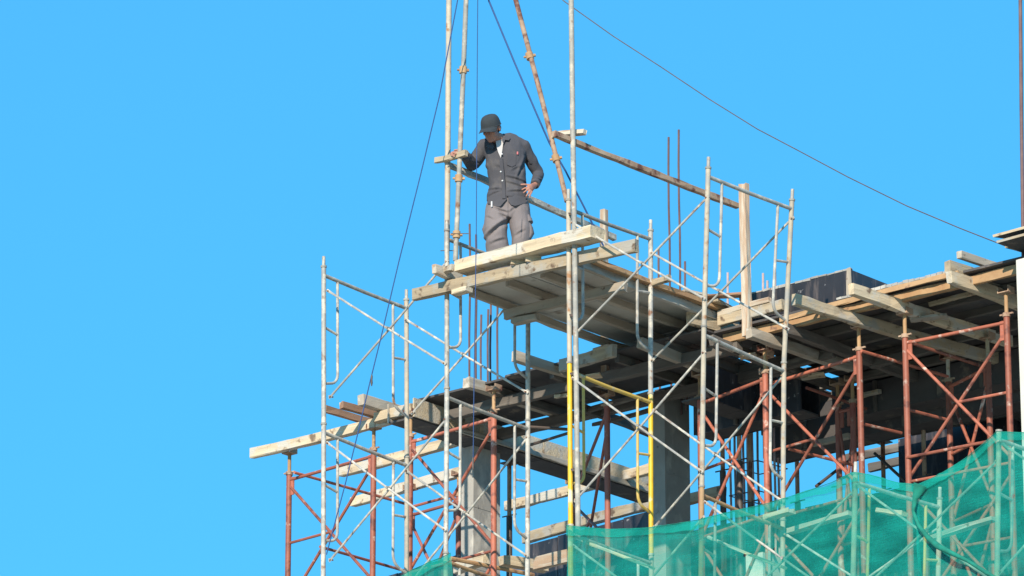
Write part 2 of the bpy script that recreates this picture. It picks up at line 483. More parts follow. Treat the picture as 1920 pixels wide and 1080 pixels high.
RY = 1.15
FT = {1: [(607, 500), (607, 795), (606, 1090)], 2: [(838, 432), (838, 728), (836, 1037), (835, 1335)],
      3: [(1066, 375), (1068, 680), (1070, 985), (1071, 1288)], 4: [(1328, 315), (1320, 612), (1316, 912), (1313, 1212)],
      5: [(1604, 888), (1597, 1188)], 6: [(1873, 808), (1869, 1110)]}
RTP = {1: [(762, 562), (763, 857), (762, 1152)], 2: [(990, 488), (990, 788), (989, 1088), (988, 1388)],
       3: [(1220, 432), (1220, 738), (1221, 1040), (1222, 1342)], 4: [(1485, 375), (1470, 680), (1468, 975), (1466, 1275)],
       5: [(1762, 935), (1756, 1238)], 6: [(2030, 862), (2026, 1164)]}
FP = {k: [on(*q, Y=0.0) for q in v] for k, v in FT.items()}
RP = {k: [on(*q, Y=RY) for q in v] for k, v in RTP.items()}
FRAMES = {
    (1, 0): ("silver scaffold frame, topmost one at the far left against open sky", 'galv', 'galv_dull', 'galv', 'cream'),
    (1, 1): ("silver scaffold frame beneath the far left one, in front of the long cantilevered timber", 'galv', 'galv', 'galv', 'cream'),
    (2, 0): ("silver scaffold frame carrying the left end of the platform under the man", 'galv', 'galv_dull', 'galv', 'galv'),
    (2, 1): ("silver scaffold frame below the platform's left end, in front of the concrete column", 'galv', 'galv', 'galv', 'galv'),
    (2, 2): ("silver scaffold frame at the bottom edge beside the small green net", 'cream', 'rust_tan', 'galv', 'galv'),
    (3, 0): ("silver scaffold frame at the right end of the platform where the tall pole is tied", 'cream', 'galv_dull', 'galv', 'galv'),
    (3, 1): ("yellow painted scaffold frame in the middle", 'yellow', 'yellow_dull', 'yellow_dull', 'yellow'),
    (3, 2): ("yellow and silver scaffold frame behind the left corner of the large green net", 'yellow', 'galv_dull', 'galv', 'cream'),
    (4, 0): ("cream topmost scaffold frame right of the rusty guard rail, beside the rough timber post", 'cream', 'galv', 'galv', 'cream'),
    (4, 1): ("cream scaffold frame between the yellow frame and the red shoring posts", 'cream', 'galv', 'galv', 'cream'),
    (4, 2): ("rusty orange scaffold frame whose top pokes out above the green net", 'rust_tan', 'rust_tan', 'galv_dull', 'cream'),
    (5, 0): ("cream scaffold frame behind the net at the peak left of the gathered net edge", 'cream', 'galv', 'yellow_dull', 'cream'),
    (6, 0): ("pale scaffold frame behind the net at its highest corner by the pale concrete wall", 'cream', 'galv', 'galv', 'cream'),
}
for (c, t), (lab, pm, bm_, im, rm) in FRAMES.items():
    scaffold_frame(lab, FP[c][t], FP[c][t + 1], RP[c][t], RP[c][t + 1], pm, bm_, im, pin=(t == 0 and c != 6), rear_post=rm, foot=(-6.12 if (c, t + 1) not in FRAMES else None))

def cross_brace(label, a0, a1, b0, b1, Y, m0='galv', m1='galv', yo=-0.03):
    """two flat-ended tubes riveted where they cross; photo points on the plane y=Y"""
    A0, A1, B0, B1 = [on(*p, Y=Y + yo) for p in (a0, a1, b0, b1)]
    r = thing("cross_brace", label, "cross brace", A1 if A1.z < A0.z else A0, "scaffold cross braces")
    for (p, q, m_, o_) in ((A0, A1, m0, 0.0), (B0, B1, m1, 0.022)):
        p, q = p + Vector((0, o_, 0)), q + Vector((0, o_, 0))
        d = (q - p).normalized()
        mb = MB().ring_tube([p, p + d * 0.05, p + d * 0.07, lerp(p, q, 0.5) + Vector((0, 0, -0.006)), q - d * 0.07, q - d * 0.05, q],
                            [(0.013, 0.004), (0.013, 0.004), 0.0105, 0.0105, 0.0105, (0.013, 0.004), (0.013, 0.004)], 8, xdir=Vector((0, 0, 1)))
        obj("brace_tube", mb, m_, r)
        for e in (p + d * 0.025, q - d * 0.025):
            obj("lock_pin", MB().tube(e + Vector((0, -0.022, 0)), e + Vector((0, 0.030, 0)), 0.008, 7), 'rusty', r)
    x = ((A0 + A1 + B0 + B1) / 4)
    # crossing in the plane
    d1, d2 = A1 - A0, B1 - B0
    den = d1.x * d2.z - d1.z * d2.x
    if abs(den) > 1e-6:
        t = ((B0.x - A0.x) * d2.z - (B0.z - A0.z) * d2.x) / den
        x = A0 + d1 * t
        obj("rivet", MB().tube(x + Vector((0, -0.02, 0)), x + Vector((0, 0.04, 0)), 0.014, 8), 'galv_dull', r)
    return r


cross_brace("crossed thin braces on the front of the topmost far left bay, against open sky", (613, 544), (836, 683), (614, 746), (838, 486), 0)
cross_brace("crossed thin braces on the rear of the bay just left of the platform", (759, 598), (990, 737), (768, 776), (990, 525), RY)
cross_brace("crossed pale braces on the front of the lower far left bay", (612, 829), (836, 995), (614, 1052), (836, 782), 0)
cross_brace("crossed thin braces on the rear of the lower far left bay, before the column", (760, 881), (990, 1044), (768, 1090), (989, 816), RY)
cross_brace("crossed braces on the front of the bay right of the platform, against the sky", (1070, 416), (1322, 561), (1073, 628), (1326, 366), 0)
cross_brace("crossed braces behind the rough timber post, tied to the topmost right frame", (1220, 473), (1480, 618), (1217, 678), (1486, 405), RY, 'galv', 'galv_dull')
cross_brace("crossed braces on the front of the bay right of the yellow frame", (1072, 708), (1318, 886), (1074, 940), (1320, 657), 0)
cross_brace("crossed braces at the rear beside the red shoring post and the rebar cage", (1224, 768), (1470, 942), (1222, 990), (1468, 700), RY)
cross_brace("crossed braces behind the left half of the large green net", (1074, 1022), (1316, 1196), (1076, 1250), (1318, 966), 0)
cross_brace("crossed braces behind the net between the rusty frame and the net's left peak", (1320, 940), (1598, 1140), (1316, 1196), (1602, 915), 0)
cross_brace("crossed braces behind the net's gathered edge at right", (1604, 908), (1868, 1095), (1600, 1118), (1870, 860), 0)
cross_brace("crossed braces at the rear behind the net, right of its left peak", (1470, 1000), (1760, 1180), (1468, 1190), (1762, 985), RY)
cross_brace("crossed braces behind the net at the right edge of the photo", (1873, 828), (2130, 1000), (1870, 1075), (2136, 780), 0)

# ------------------------------------------------------------------ hoist poles
def pole(label, pts, r, mat, clamps=(), clamp_mat='rust_tan', name="scaffold_pole", group="tall poles around the platform", pin_wire=None):
    root = thing(name, label, "pole", pts[0], group)
    obj("tube", MB().ring_tube(pts, r, 12), mat, root)
    for t in clamps:
        a, b = Vector(pts[0]), Vector(pts[-1])
        d = (b - a).normalized()
        p = a + d * (t if t >= 0 else 0)
        side = (RT - d * RT.dot(d)).normalized()
        f = d.cross(side)
        c = obj("clamp", MB().tube(p - d * 0.032, p + d * 0.032, r * 1.55, 12), clamp_mat, root)
        obj("bolt", MB().tube(p - side * 0.055 - f * 0.0, p - side * 0.02, 0.011, 8).tube(p + side * 0.03, p + side * 0.055, 0.015, 6), clamp_mat, c)
    if pin_wire:
        p = Vector(pin_wire)
        obj("tie_wire", MB().tube(p - RT * 0.06, p + RT * 0.10, 0.004, 6), 'steel', root)
    return root


YP = 0.06
p1 = [on(838, 470, Y=YP), on(840, 235, Y=YP), on(843, -160, Y=YP)]
pole("pale weathered pole rising straight up left of the man", p1, 0.026, 'cream', pin_wire=on(838, 470, Y=YP))
p2 = [on(854, 489, Y=0.02), on(869, 130, Y=0.02), on(880, -160, Y=0.02)]
def along(pts, px, py, Y):
    return (on(px, py, Y=Y) - Vector(pts[0])).length
pole("grey pipe with three rusty clamps just left of the man, leaning slightly right", p2, 0.023, 'galv_dull', [along(p2, 856, 440, .02), along(p2, 859, 335, .02), along(p2, 870, 131, .02)], pin_wire=on(858, 438, Y=0.0))
p3 = [on(1063, 378, Y=YP), on(1017, 190, Y=YP), on(925, -160, Y=YP)]
pole("rusty pipe with clamps leaning left over the man", p3, 0.023, 'rusty', [along(p3, 1043, 297, YP), along(p3, 992, 106, YP)])
p4 = [on(1084, 1000, Y=-0.02), on(1078, 500, Y=-0.02), on(1074, 243, Y=-0.02), on(1069, -160, Y=-0.02)]
long_pole = pole("long grey pole right of the man, running out of the top of the photo", p4, 0.024, 'galv_dull')
for z_ in (400, 455, 590, 700, 880):
    c = on(1074 + (z_ - 400) * 0.01, z_, Y=-0.01)
    obj("pole_tie", MB().tube(c - RT * 0.04, c + RT * 0.035, 0.008, 8).tube(c - Vector((0, 0, .012)) - RT * 0.035, c - Vector((0, 0, .012)) + RT * 0.03, 0.008, 8), 'steel', long_pole)
pole("thin purple brown pipe at the extreme right edge of the sky", [on(1919, 505, Y=2.3), on(1915, 200, Y=2.3), on(1912, -120, Y=2.3)], 0.017, 'rebar')

# ------------------------------------------------------------------ the platform the man stands on
PT = "timbers of the working platform"
beam_x("timber_bearer", (772, 562), (1190, 470), -0.63, 0.07, 0.11, 'wood', "long pale timber under the front edge of the platform, sticking out at both ends", group=PT)
beam_x("timber_block", (846, 551), (873, 544), -0.68, 0.10, 0.045, 'wood', "small timber block under the left end of the long platform bearer", "timber", PT)
beam_x("edge_board", (852, 509), (1108, 443), -0.475, 0.20, 0.108, 'wood', "thick pale board hiding the man's feet along the front edge of the platform", group=PT)
beam_y("packing_timber", (818, 512), (868, 531), -0.50, 0.05, 0.09, 'wood_rough', "short splintered packing timber at the left front corner of the platform", group=PT)
beam_x("timber_offcut", (820, 515), (846, 506), -0.47, 0.06, 0.06, 'wood', "little pale offcut poking out left of the platform's edge board", group=PT)
for (px, py, lab) in ((958, 495, "left of two small wedges between edge board and bearer under the man"), (985, 489, "right of two small wedges between edge board and bearer under the man")):
    c = on(px, py, Z=-0.52)
    timber("wedge", c, c + Vector((0.10, 0.10, -0.005)), 0.035, 0.06, YS, 'wood', label=lab, cat="wedge", group="wedges under the edge board")
# decking: plywood sheets on joists that run into the building
DZ = -0.52
for i, (y0, y1) in enumerate(((0.06, 1.27), (1.275, 2.48), (2.485, 3.55))):
    for j, (x0, x1) in enumerate(((0.06, 0.73), (0.735, 1.40))):
        z = DZ + 0.003 * ((i + j) % 2)
        o = obj("plywood_sheet", MB().box((x0, y0, z), (x1, y1, z + 0.018), 0.003), 'ply', smooth=False,
                label="%s plywood sheet of the platform deck %s" % (("left", "right")[j], ("under the man behind the edge board", "over the rear scaffold posts", "reaching back onto the slab formwork")[i]), cat="plywood sheet", group="plywood sheets of the platform")
for k, x in enumerate((0.08, 0.52, 0.93, 1.36)):
    z0 = DZ - 0.078
    a, b = Vector((x + 0.05, 0.22, z0)), Vector((x + 0.05 + 0.01 * k, 3.5, z0 - 0.01))
    timber("joist", a, b, 0.05, 0.075, -XS, 'wood_grey', label=("leftmost joist under the platform, its outer edge against the sky", "second joist from the left under the platform", "third joist from the left under the platform", "right outer joist under the platform beside the rusty edge strip")[k], cat="timber", group="joists under the platform")
timber("edge_strip", (1.47, 0.35, -0.535), (1.47, 2.5, -0.535), 0.06, 0.05, -XS, 'rust_tan', label="rusty brown strip along the right edge of the platform deck", cat="timber", group=PT)
timber("plank", (1.40, 1.25, -0.50), (1.46, 2.75, -0.495), 0.16, 0.028, -XS, 'wood_grey', label="loose weathered plank lying along the right edge of the platform deck", cat="plank", group="loose planks on the platform")
timber("plank", (1.20, 1.9, -0.47), (1.40, 2.85, -0.465), 0.14, 0.025, -XS, 'wood_brown', label="short brown plank on top of the platform deck near the rough timber post", cat="plank", group="loose planks on the platform")
beam_x("cross_timber", (943, 598), (1170, 545), -0.72, 0.06, 0.09, 'wood_grey', "shaded cross timber under the platform at the rear scaffold posts", group=PT)
beam_x("timber_block", (958, 606), (1003, 597), -0.79, 0.10, 0.05, 'wood_grey', "small timber block under the shaded cross timber behind the man", group=PT)
beam_x("timber_block", (1203, 540), (1252, 526), -0.56, 0.05, 0.06, 'wood', "short pale timber lying across the braces right of the platform", group=PT)
beam_x("timber_bearer", (1345, 611), (1466, 580), -0.70, 0.06, 0.10, 'wood', "pale timber in front of the black upstand form, behind the rough post", group=PT)
beam_x("timber_board", (1345, 592), (1441, 566), -0.60, 0.04, 0.05, 'wood_rough', "thin board lying on the pale timber before the black upstand form", group=PT)
beam_y("header_timber", (1297, 606), (1396, 634), -0.72, 0.07, 0.12, 'wood', "short thick timber at the foot of the rough timber post", group=PT)

for (a_, b_, z_, w_, mat_, lab) in (
        ((1285, 546), (1350, 560), -0.44, 0.12, 'wood_grey', "loose grey plank at the rear of the platform right of the braces"),
        ((1322, 556), (1395, 552), -0.47, 0.10, 'wood_brown', "brown plank lying crosswise at the foot of the rough post"),
        ((1330, 566), (1368, 588), -0.50, 0.09, 'wood', "pale splintered plank end left of the rough post's foot"),
        ((1250, 545), (1330, 572), -0.485, 0.07, 'rust_tan', "rusty tan batten beside the loose planks at the platform's rear")):
    timber("plank", on(*a_, Z=z_), on(*b_, Z=z_), w_, 0.026, YS, mat_, label=lab, cat="plank", group="loose planks on the platform")
# guard rails
timber("guard_rail", on(840, 312, X=-0.02), on(1156, 450, X=-0.02), 0.05, 0.055, -XS, 'galv_dull', label="grey guard rail passing behind the man's waist", cat="guard rail", group="guard rails of the platform")
timber("guard_rail", on(1042, 255, X=1.5), on(1386, 390, Y=on(1345, 611, Z=-0.70).y + 0.03), 0.05, 0.055, -XS, 'rusty', label="rusty brown guard rail right of the man, against the sky", cat="guard rail", group="guard rails of the platform")
timber("rail_board", on(814, 306, Y=-0.02), on(871, 291, Y=-0.02), 0.05, 0.055, YS, 'wood', label="short pale board under the man's hand left of him", cat="timber", group="short boards tied to the poles")
timber("rail_board", on(1034, 257, Y=0.03), on(1093, 251, Y=0.03), 0.05, 0.05, YS, 'wood_rough', label="short brown board tied across the long grey pole at the head of the rusty rail", cat="timber", group="short boards tied to the poles")
timber("corner_board", on(1096, 442, X=1.2), on(1122, 452, X=1.2), 0.05, 0.10, -XS, 'wood_rough', label="short board end at the right tip of the platform's edge board", cat="timber", group=PT)
# timber posts
pl = on(1141, 445, X=-0.02)
timber("timber_post", Vector((pl.x - 0.06, pl.y, -0.90)), Vector((pl.x - 0.06, pl.y, pl.z + 0.27)), 0.065, 0.06, XS, 'wood_rough', up=(0, -1, 0), label="brown timber post at the far end of the grey guard rail", cat="timber post", group="timber posts of the guard rails")
yq = on(1345, 611, Z=-0.70).y - 0.05
q0, q1 = on(1391, 630, Y=yq), on(1384, 345, Y=yq)
timber("timber_post", q0, q1, 0.075, 0.07, XS, 'wood_rough', up=(0, 1, 0), label="rough sawn timber post at the end of the rusty guard rail", cat="timber post", group="timber posts of the guard rails")

# ------------------------------------------------------------------ slab formwork
ZB, ZJ, ZP = -0.95, -0.85, -0.76
BG = "formwork bearers along the facade"
beam_x("timber_bearer", (468, 858), (757, 786), ZB, 0.07, 0.10, 'wood', "long pale bearer cantilevered out to the far left of the photo", group=BG)
beam_x("timber_bearer", (700, 792), (770, 774), ZB + 0.012, 0.07, 0.10, 'wood', "short pale bearer lapped onto the long cantilevered one", group=BG)
beam_x("timber_bearer", (635, 893), (862, 830), ZB, 0.08, 0.10, 'wood', "pale bearer second from the top behind the far left red shoring frame", group=BG)
beam_x("timber_bearer", (656, 950), (862, 892), ZB, 0.08, 0.10, 'wood', "pale bearer third from the top behind the far left red shoring frame", group=BG)
beam_x("timber_bearer", (945, 957), (1222, 885), ZB, 0.08, 0.10, 'wood', "pale bearer crossing behind the yellow posts, left of the second concrete column", group=BG)
beam_x("timber_bearer", (978, 1019), (1222, 952), ZB, 0.08, 0.11, 'wood', "pale bearer along the top of the black wall panel above the net's left corner", group=BG)
beam_x("timber_bearer", (1048, 696), (1148, 667), ZB + 0.03, 0.07, 0.12, 'wood', "pale lit bearer end beside the long grey pole below the platform", group=BG)
beam_x("timber_offcut", (1112, 662), (1140, 653), ZB + 0.15, 0.05, 0.05, 'wood_rough', "small reddish offcut on the lit bearer end below the platform", group=BG)
JG = "joists under the left slab formwork"
beam_y("joist", (612, 772), (705, 799), ZJ + 0.03, 0.05, 0.07, 'wood_brown', "brown joist end, lowest of the three sticking out at the left of the formwork", group=JG)
beam_y("joist", (643, 765), (735, 791), ZJ + 0.02, 0.05, 0.075, 'wood_brown', "thin brown joist end, middle of the three sticking out at the left of the formwork", group=JG)
beam_y("joist", (682, 758), (930, 832), ZJ + 0.02, 0.08, 0.11, 'wood_grey', "thick grey joist end, highest of the three at the left of the formwork", group=JG)
beam_y("joist", (880, 726), (1064, 788), ZJ + 0.01, 0.08, 0.11, 'wood_grey', "thick joist whose pale end sticks out above the red post behind the first column bars", group=JG)
beam_y("joist", (968, 676), (1145, 728), ZJ + 0.03, 0.06, 0.10, 'wood_grey', "grey joist end below the platform's shaded cross timber", group=JG)
# plywood sheets, left zone
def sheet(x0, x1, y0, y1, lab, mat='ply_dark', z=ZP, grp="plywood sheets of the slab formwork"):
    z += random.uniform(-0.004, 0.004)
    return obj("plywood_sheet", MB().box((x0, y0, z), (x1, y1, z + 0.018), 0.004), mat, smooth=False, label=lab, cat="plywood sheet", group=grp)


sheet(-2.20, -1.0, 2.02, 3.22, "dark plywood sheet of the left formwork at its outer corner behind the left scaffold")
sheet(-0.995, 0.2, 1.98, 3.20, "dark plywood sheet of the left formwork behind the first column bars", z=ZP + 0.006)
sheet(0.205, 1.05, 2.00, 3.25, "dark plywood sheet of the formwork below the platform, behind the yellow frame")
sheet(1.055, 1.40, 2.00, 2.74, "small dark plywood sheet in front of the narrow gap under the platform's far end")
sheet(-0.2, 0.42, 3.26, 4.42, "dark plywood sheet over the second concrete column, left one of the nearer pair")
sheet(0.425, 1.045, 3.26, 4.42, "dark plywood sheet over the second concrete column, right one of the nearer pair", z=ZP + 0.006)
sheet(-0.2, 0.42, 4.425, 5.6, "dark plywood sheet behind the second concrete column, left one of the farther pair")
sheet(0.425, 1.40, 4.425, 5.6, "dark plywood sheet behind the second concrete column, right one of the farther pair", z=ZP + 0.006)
ROW = ["first", "second", "third", "fourth"]
ys = [2.15, 3.36, 4.57, 5.78, 7.0]
xs = [1.405, 2.62, 3.84, 5.06, 6.28, 7.5]
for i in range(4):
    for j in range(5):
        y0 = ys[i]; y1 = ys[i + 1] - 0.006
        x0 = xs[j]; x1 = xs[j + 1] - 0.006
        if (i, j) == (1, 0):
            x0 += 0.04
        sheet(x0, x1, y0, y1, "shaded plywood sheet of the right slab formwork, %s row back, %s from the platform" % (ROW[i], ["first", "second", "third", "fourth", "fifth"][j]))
# joists of the right zone run along the facade, bearers run into the building
for k, y in enumerate([2.22 + 0.44 * i for i in range(11)]):
    x0 = 1.45 if k < 2 else 0.9 if k < 5 else -0.15
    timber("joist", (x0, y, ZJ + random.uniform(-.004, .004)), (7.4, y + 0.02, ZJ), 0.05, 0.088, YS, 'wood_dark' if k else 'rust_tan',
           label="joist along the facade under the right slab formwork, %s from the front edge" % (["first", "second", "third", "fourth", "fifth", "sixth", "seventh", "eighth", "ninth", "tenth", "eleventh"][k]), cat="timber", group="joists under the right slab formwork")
timber("joist", on(1742, 574, Z=ZJ), on(1848, 546, Z=ZJ), 0.04, 0.04, YS, 'wood', label="thin pale batten under the right formwork near the pale concrete wall", cat="timber", group="joists under the right slab formwork")
for k, (x, y0, y1) in enumerate(((-1.2, 2.05, 3.2), (-0.45, 2.05, 3.2), (0.35, 2.05, 3.25), (0.95, 2.05, 3.25))):
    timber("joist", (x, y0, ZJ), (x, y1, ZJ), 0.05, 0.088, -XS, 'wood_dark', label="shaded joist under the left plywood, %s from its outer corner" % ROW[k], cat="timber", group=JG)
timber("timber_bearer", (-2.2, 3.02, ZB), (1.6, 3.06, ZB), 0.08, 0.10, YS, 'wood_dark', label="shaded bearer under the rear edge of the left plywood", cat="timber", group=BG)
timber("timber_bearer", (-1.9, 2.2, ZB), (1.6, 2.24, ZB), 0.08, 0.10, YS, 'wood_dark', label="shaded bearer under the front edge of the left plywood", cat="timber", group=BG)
RG = "formwork bearers running into the building"
beam_y("timber_bearer", (1494, 570), (1880, 682), ZB, 0.07, 0.105, 'wood', "pale bearer sticking out below the black upstand form, lowest at the right", group=RG)
beam_y("timber_bearer", (1602, 551), (1900, 650), ZB, 0.07, 0.11, 'wood', "pale bearer sticking out right of the black upstand's corner", group=RG)
beam_y("timber_bearer", (1786, 530), (1920, 580), ZB + 0.02, 0.08, 0.12, 'wood', "thick pale bearer at the corner of the formwork by the pale concrete wall", group=RG)
beam_y("timber_bearer", (1782, 507), (1906, 546), ZB + 0.17, 0.07, 0.10, 'wood', "pale timber lying on the thick corner bearer near the right edge", group=RG)
beam_y("loose_timber", (1804, 483), (1904, 516), ZP + 0.16, 0.06, 0.07, 'wood_grey', "grey timber end sticking out highest of the pile by the pale wall", group=RG)
beam_y("loose_timber", (1893, 462), (1960, 484), ZP + 0.30, 0.06, 0.09, 'wood', "timber end above the pale concrete wall at the very edge of the photo", group=RG)
for k, (x, y0, y1) in enumerate(((1.55, 1.95, 4.5), (2.3, 2.1, 6.9), (4.9, 2.1, 6.9), (5.9, 2.1, 6.9))):
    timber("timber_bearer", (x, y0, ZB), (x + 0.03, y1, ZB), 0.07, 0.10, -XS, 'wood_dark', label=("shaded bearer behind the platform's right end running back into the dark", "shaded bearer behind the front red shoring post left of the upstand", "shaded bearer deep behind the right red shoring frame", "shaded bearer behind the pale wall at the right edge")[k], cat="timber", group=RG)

# the deep beam form running back over the concrete columns
bx = thing("beam_form", "long dark beam formwork running back over the first concrete column", "beam form", on(712, 800, Z=-1.0))
A, B = on(712, 799, Z=-1.0), on(1218, 941, Z=-1.0)
A.x = B.x = (A.x + B.x) / 2
x0 = A.x
for k in range(4):
    ya, yb = A.y + (B.y - A.y) * k / 4, A.y + (B.y - A.y) * (k + 1) / 4 - 0.006
    obj("soffit_board", MB().box((x0, ya, -1.0), (x0 + 0.30, yb, -0.98), 0.003), 'ply_dark', bx, smooth=False)
    obj("side_board", MB().box((x0 + 0.304, ya, -0.985), (x0 + 0.325, yb, -0.80), 0.003), 'wood', bx, smooth=False)
    obj("side_board", MB().box((x0 - 0.026, ya, -0.985), (x0 - 0.004, yb, -0.80), 0.003), 'wood_grey', bx, smooth=False)
timber("stiffener", (x0 + 0.36, A.y + 0.6, -1.01), (x0 + 0.36, B.y, -1.01), 0.03, 0.05, -XS, 'wood_grey', bx)
# dark drop-beam forms under the right slab
def drop_beam(label, A, B, Z, h, d=0.30, mat='film'):
    a, b = on(*A, Z=Z), on(*B, Z=Z)
    r = thing("beam_form", label, "beam form", a, "beam formwork under the slab")
    y0 = (a.y + b.y) / 2
    n = max(1, round((b.x - a.x) / 1.2))
    for i in range(n):
        xa, xb = a.x + (b.x - a.x) * i / n, a.x + (b.x - a.x) * (i + 1) / n - 0.005
        obj("soffit_board", MB().box((xa, y0 + .022, Z), (xb, y0 + d - .022, Z + 0.018), 0.002), 'ply_dark', r, smooth=False)
        obj("side_board", MB().box((xa, y0, Z - .004), (xb, y0 + 0.018, Z + h), 0.002), mat, r, smooth=False)
        obj("side_board", MB().box((xa, y0 + d - .018, Z - .004), (xb, y0 + d, Z + h), 0.002), mat, r, smooth=False)
        timber("stiffener", (xa + .5, y0 - .002, Z + .0), (xa + .5, y0 - .002, Z + h), 0.04, 0.03, XS, 'wood_dark', r, up=(0, -1, 0))


drop_beam("dark drop beam formwork above the rebar cage and the second concrete column", (1303, 816), (1500, 768), -1.25, 0.40)
drop_beam("dark drop beam formwork far back, above the sky gap left of the tallest red posts", (1440, 862), (1990, 728), -1.25, 0.42, mat='ply_dark')
drop_beam("dark drop beam formwork nearest behind the red posts at the right", (1560, 790), (1960, 700), -1.15, 0.30, mat='ply_dark')

# a beam side of black film ply that runs back into the shade
by = thing("beam_form", "streaked black beam side under the slab behind the topmost right scaffold frame", "beam form", on(1335, 745, Z=-1.2), "beam formwork under the slab")
a, b = on(1322, 745, Z=-1.2), on(1432, 782, Z=-1.2)
for k in range(3):
    p, q = lerp(a, b, k / 3), lerp(a, b, (k + 1) / 3 - 0.004)
    obj("side_board", MB().box((a.x - .018, p.y, -1.2 + random.uniform(-.006, .006)), (a.x, q.y, -0.87), 0.002), 'film', by, smooth=False)
    obj("soffit_board", MB().box((a.x - .28, p.y, -1.196), (a.x - .021, q.y, -1.18), 0.002), 'ply_dark', by, smooth=False)

# scraps, battens and rails caught by streaks of light below the slab
CL = "scraps and battens under the slab formwork"
for (a_, b_, z_, w_, h_, mat_, lab) in (
        ((1386, 741), (1426, 757), -1.0, 0.05, 0.03, 'wood', "thin pale batten right of the orange gusset of the red frame"),
        ((1480, 766), (1506, 777), -1.05, 0.05, 0.03, 'wood', "short pale batten under the dark beam left of the tallest red posts"),
        ((1612, 744), (1646, 736), -1.0, 0.06, 0.04, 'wood', "pale board end lit beside the tallest red post"),
        ((1576, 757), (1597, 755), -1.0, 0.06, 0.04, 'wood', "small pale offcut just left of the tallest red post"),
        ((1039, 746), (1070, 742), -0.98, 0.05, 0.035, 'wood', "small pale offcut left of the yellow post under the dark formwork"),
        ((1338, 724), (1380, 738), -0.99, 0.04, 0.05, 'rust_tan', "rusty batten behind the topmost right scaffold's lower bar"),
        ((1100, 773), (1215, 742), -0.96, 0.05, 0.05, 'wood_dark', "dark batten crossing the sky gap left of the second concrete column"),
        ((1110, 800), (1216, 772), -0.98, 0.04, 0.04, 'wood_dark', "lower dark batten crossing the sky gap left of the second concrete column"),
        ((1520, 838), (1590, 822), -1.3, 0.05, 0.06, 'wood_grey', "grey batten below the far dark beam, left of the tallest red posts"),
        ((1620, 812), (1690, 796), -1.2, 0.05, 0.05, 'wood_dark', "dark batten between the tallest red posts"),
        ((1440, 700), (1560, 668), -0.96, 0.06, 0.08, 'wood_dark', "dark cross batten under the bearers left of the tallest red posts"),
        ((1630, 690), (1760, 655), -0.97, 0.06, 0.08, 'wood_dark', "dark cross batten under the lowest right bearer"),
        ((1740, 735), (1880, 697), -1.0, 0.06, 0.07, 'wood_dark', "dark cross batten behind the bright right shoring frame"),
        ((1720, 780), (1890, 735), -1.1, 0.05, 0.06, 'wood_dark', "lower dark cross batten behind the bright right shoring frame")):
    timber("batten", on(*a_, Z=z_), on(*b_, Z=z_), w_, h_, YS, mat_, label=lab, cat="batten", group=CL)
for (a_, b_, z_, w_, h_, mat_, lab) in (
        ((1410, 632), (1602, 697), -0.96, 0.07, 0.10, 'wood_grey', "shaded bearer running back from behind the rough timber post"),
        ((1205, 650), (1330, 700), -0.93, 0.07, 0.10, 'wood_grey', "shaded bearer running back beside the yellow frame's rear post"),
        ((1075, 765), (1240, 826), -0.97, 0.05, 0.08, 'wood_dark', "dark bearer running back behind the yellow posts")):
    timber("timber_bearer", on(*a_, Z=z_), on(*b_, Z=z_), w_, h_, -XS, mat_, label=lab, cat="timber", group="formwork bearers running into the building")

# black film-faced upstand form on the right slab
cu = on(1596, 503, Y=2.34)
u = thing("upstand_form", "black film-faced upstand formwork box on the right slab edge", "formwork box", (cu.x, cu.y, ZP + 0.02))
zb_, zt_ = ZP + 0.02, cu.z
xl = on(1386, 560, Y=2.34).x
obj("front_panel", MB().hexa([(xl, cu.y, zb_), (cu.x, cu.y, zb_), (cu.x, cu.y + .018, zb_), (xl, cu.y + .018, zb_)], [(xl, cu.y, zt_ - .01), (cu.x, cu.y, zt_), (cu.x, cu.y + .018, zt_), (xl, cu.y + .018, zt_ - .01)]), 'film', u, smooth=False)
obj("side_panel", MB().box((cu.x - .02, cu.y + 0.02, zb_), (cu.x, cu.y + 1.1, zt_ - 0.015), 0.002), 'film', u, smooth=False)
obj("back_panel", MB().box((xl, cu.y + 1.08, zb_), (cu.x - .022, cu.y + 1.1, zt_ - 0.02), 0.002), 'film', u, smooth=False)
timber("corner_batten", (cu.x + 0.002, cu.y - 0.002, zb_), (cu.x + 0.002, cu.y - 0.002, zt_ + 0.005), 0.045, 0.02, -XS, 'wood_grey', u, up=(0, -1, 0))
n = 14
mb = MB()
for i in range(n):
    xa, xb = xl + (cu.x - xl) * i / n, xl + (cu.x - xl) * (i + 1) / n - 0.004
    h = random.uniform(0.000, 0.010)
    mb.box((xa, cu.y - 0.003, zt_ - random.uniform(0.006, 0.018)), (xb, cu.y + 0.021, zt_ + h), 0.004)
obj("mortar_crust", mb, 'concrete', u, smooth=False)
# pale lip of concrete on the slab edge at the right
lip = MB()
for i in range(22):
    xa = 2.85 + i * 0.062
    lip.box((xa, 2.10, ZP + 0.012), (xa + 0.058, 2.16, ZP + 0.03 + random.uniform(0, 0.012)), 0.003)
obj("mortar_ridge", lip, 'concrete', smooth=False, label="pale crust of mortar along the front edge of the right slab formwork", cat="mortar crust")
timber("edge_board", (2.2, 2.10, ZP - 0.07), (4.25, 2.02, ZP - 0.07), 0.02, 0.05, YS, 'rust_tan', label="rusty tan edge board along the front of the right slab formwork", cat="timber", group="edge boards of the right slab")

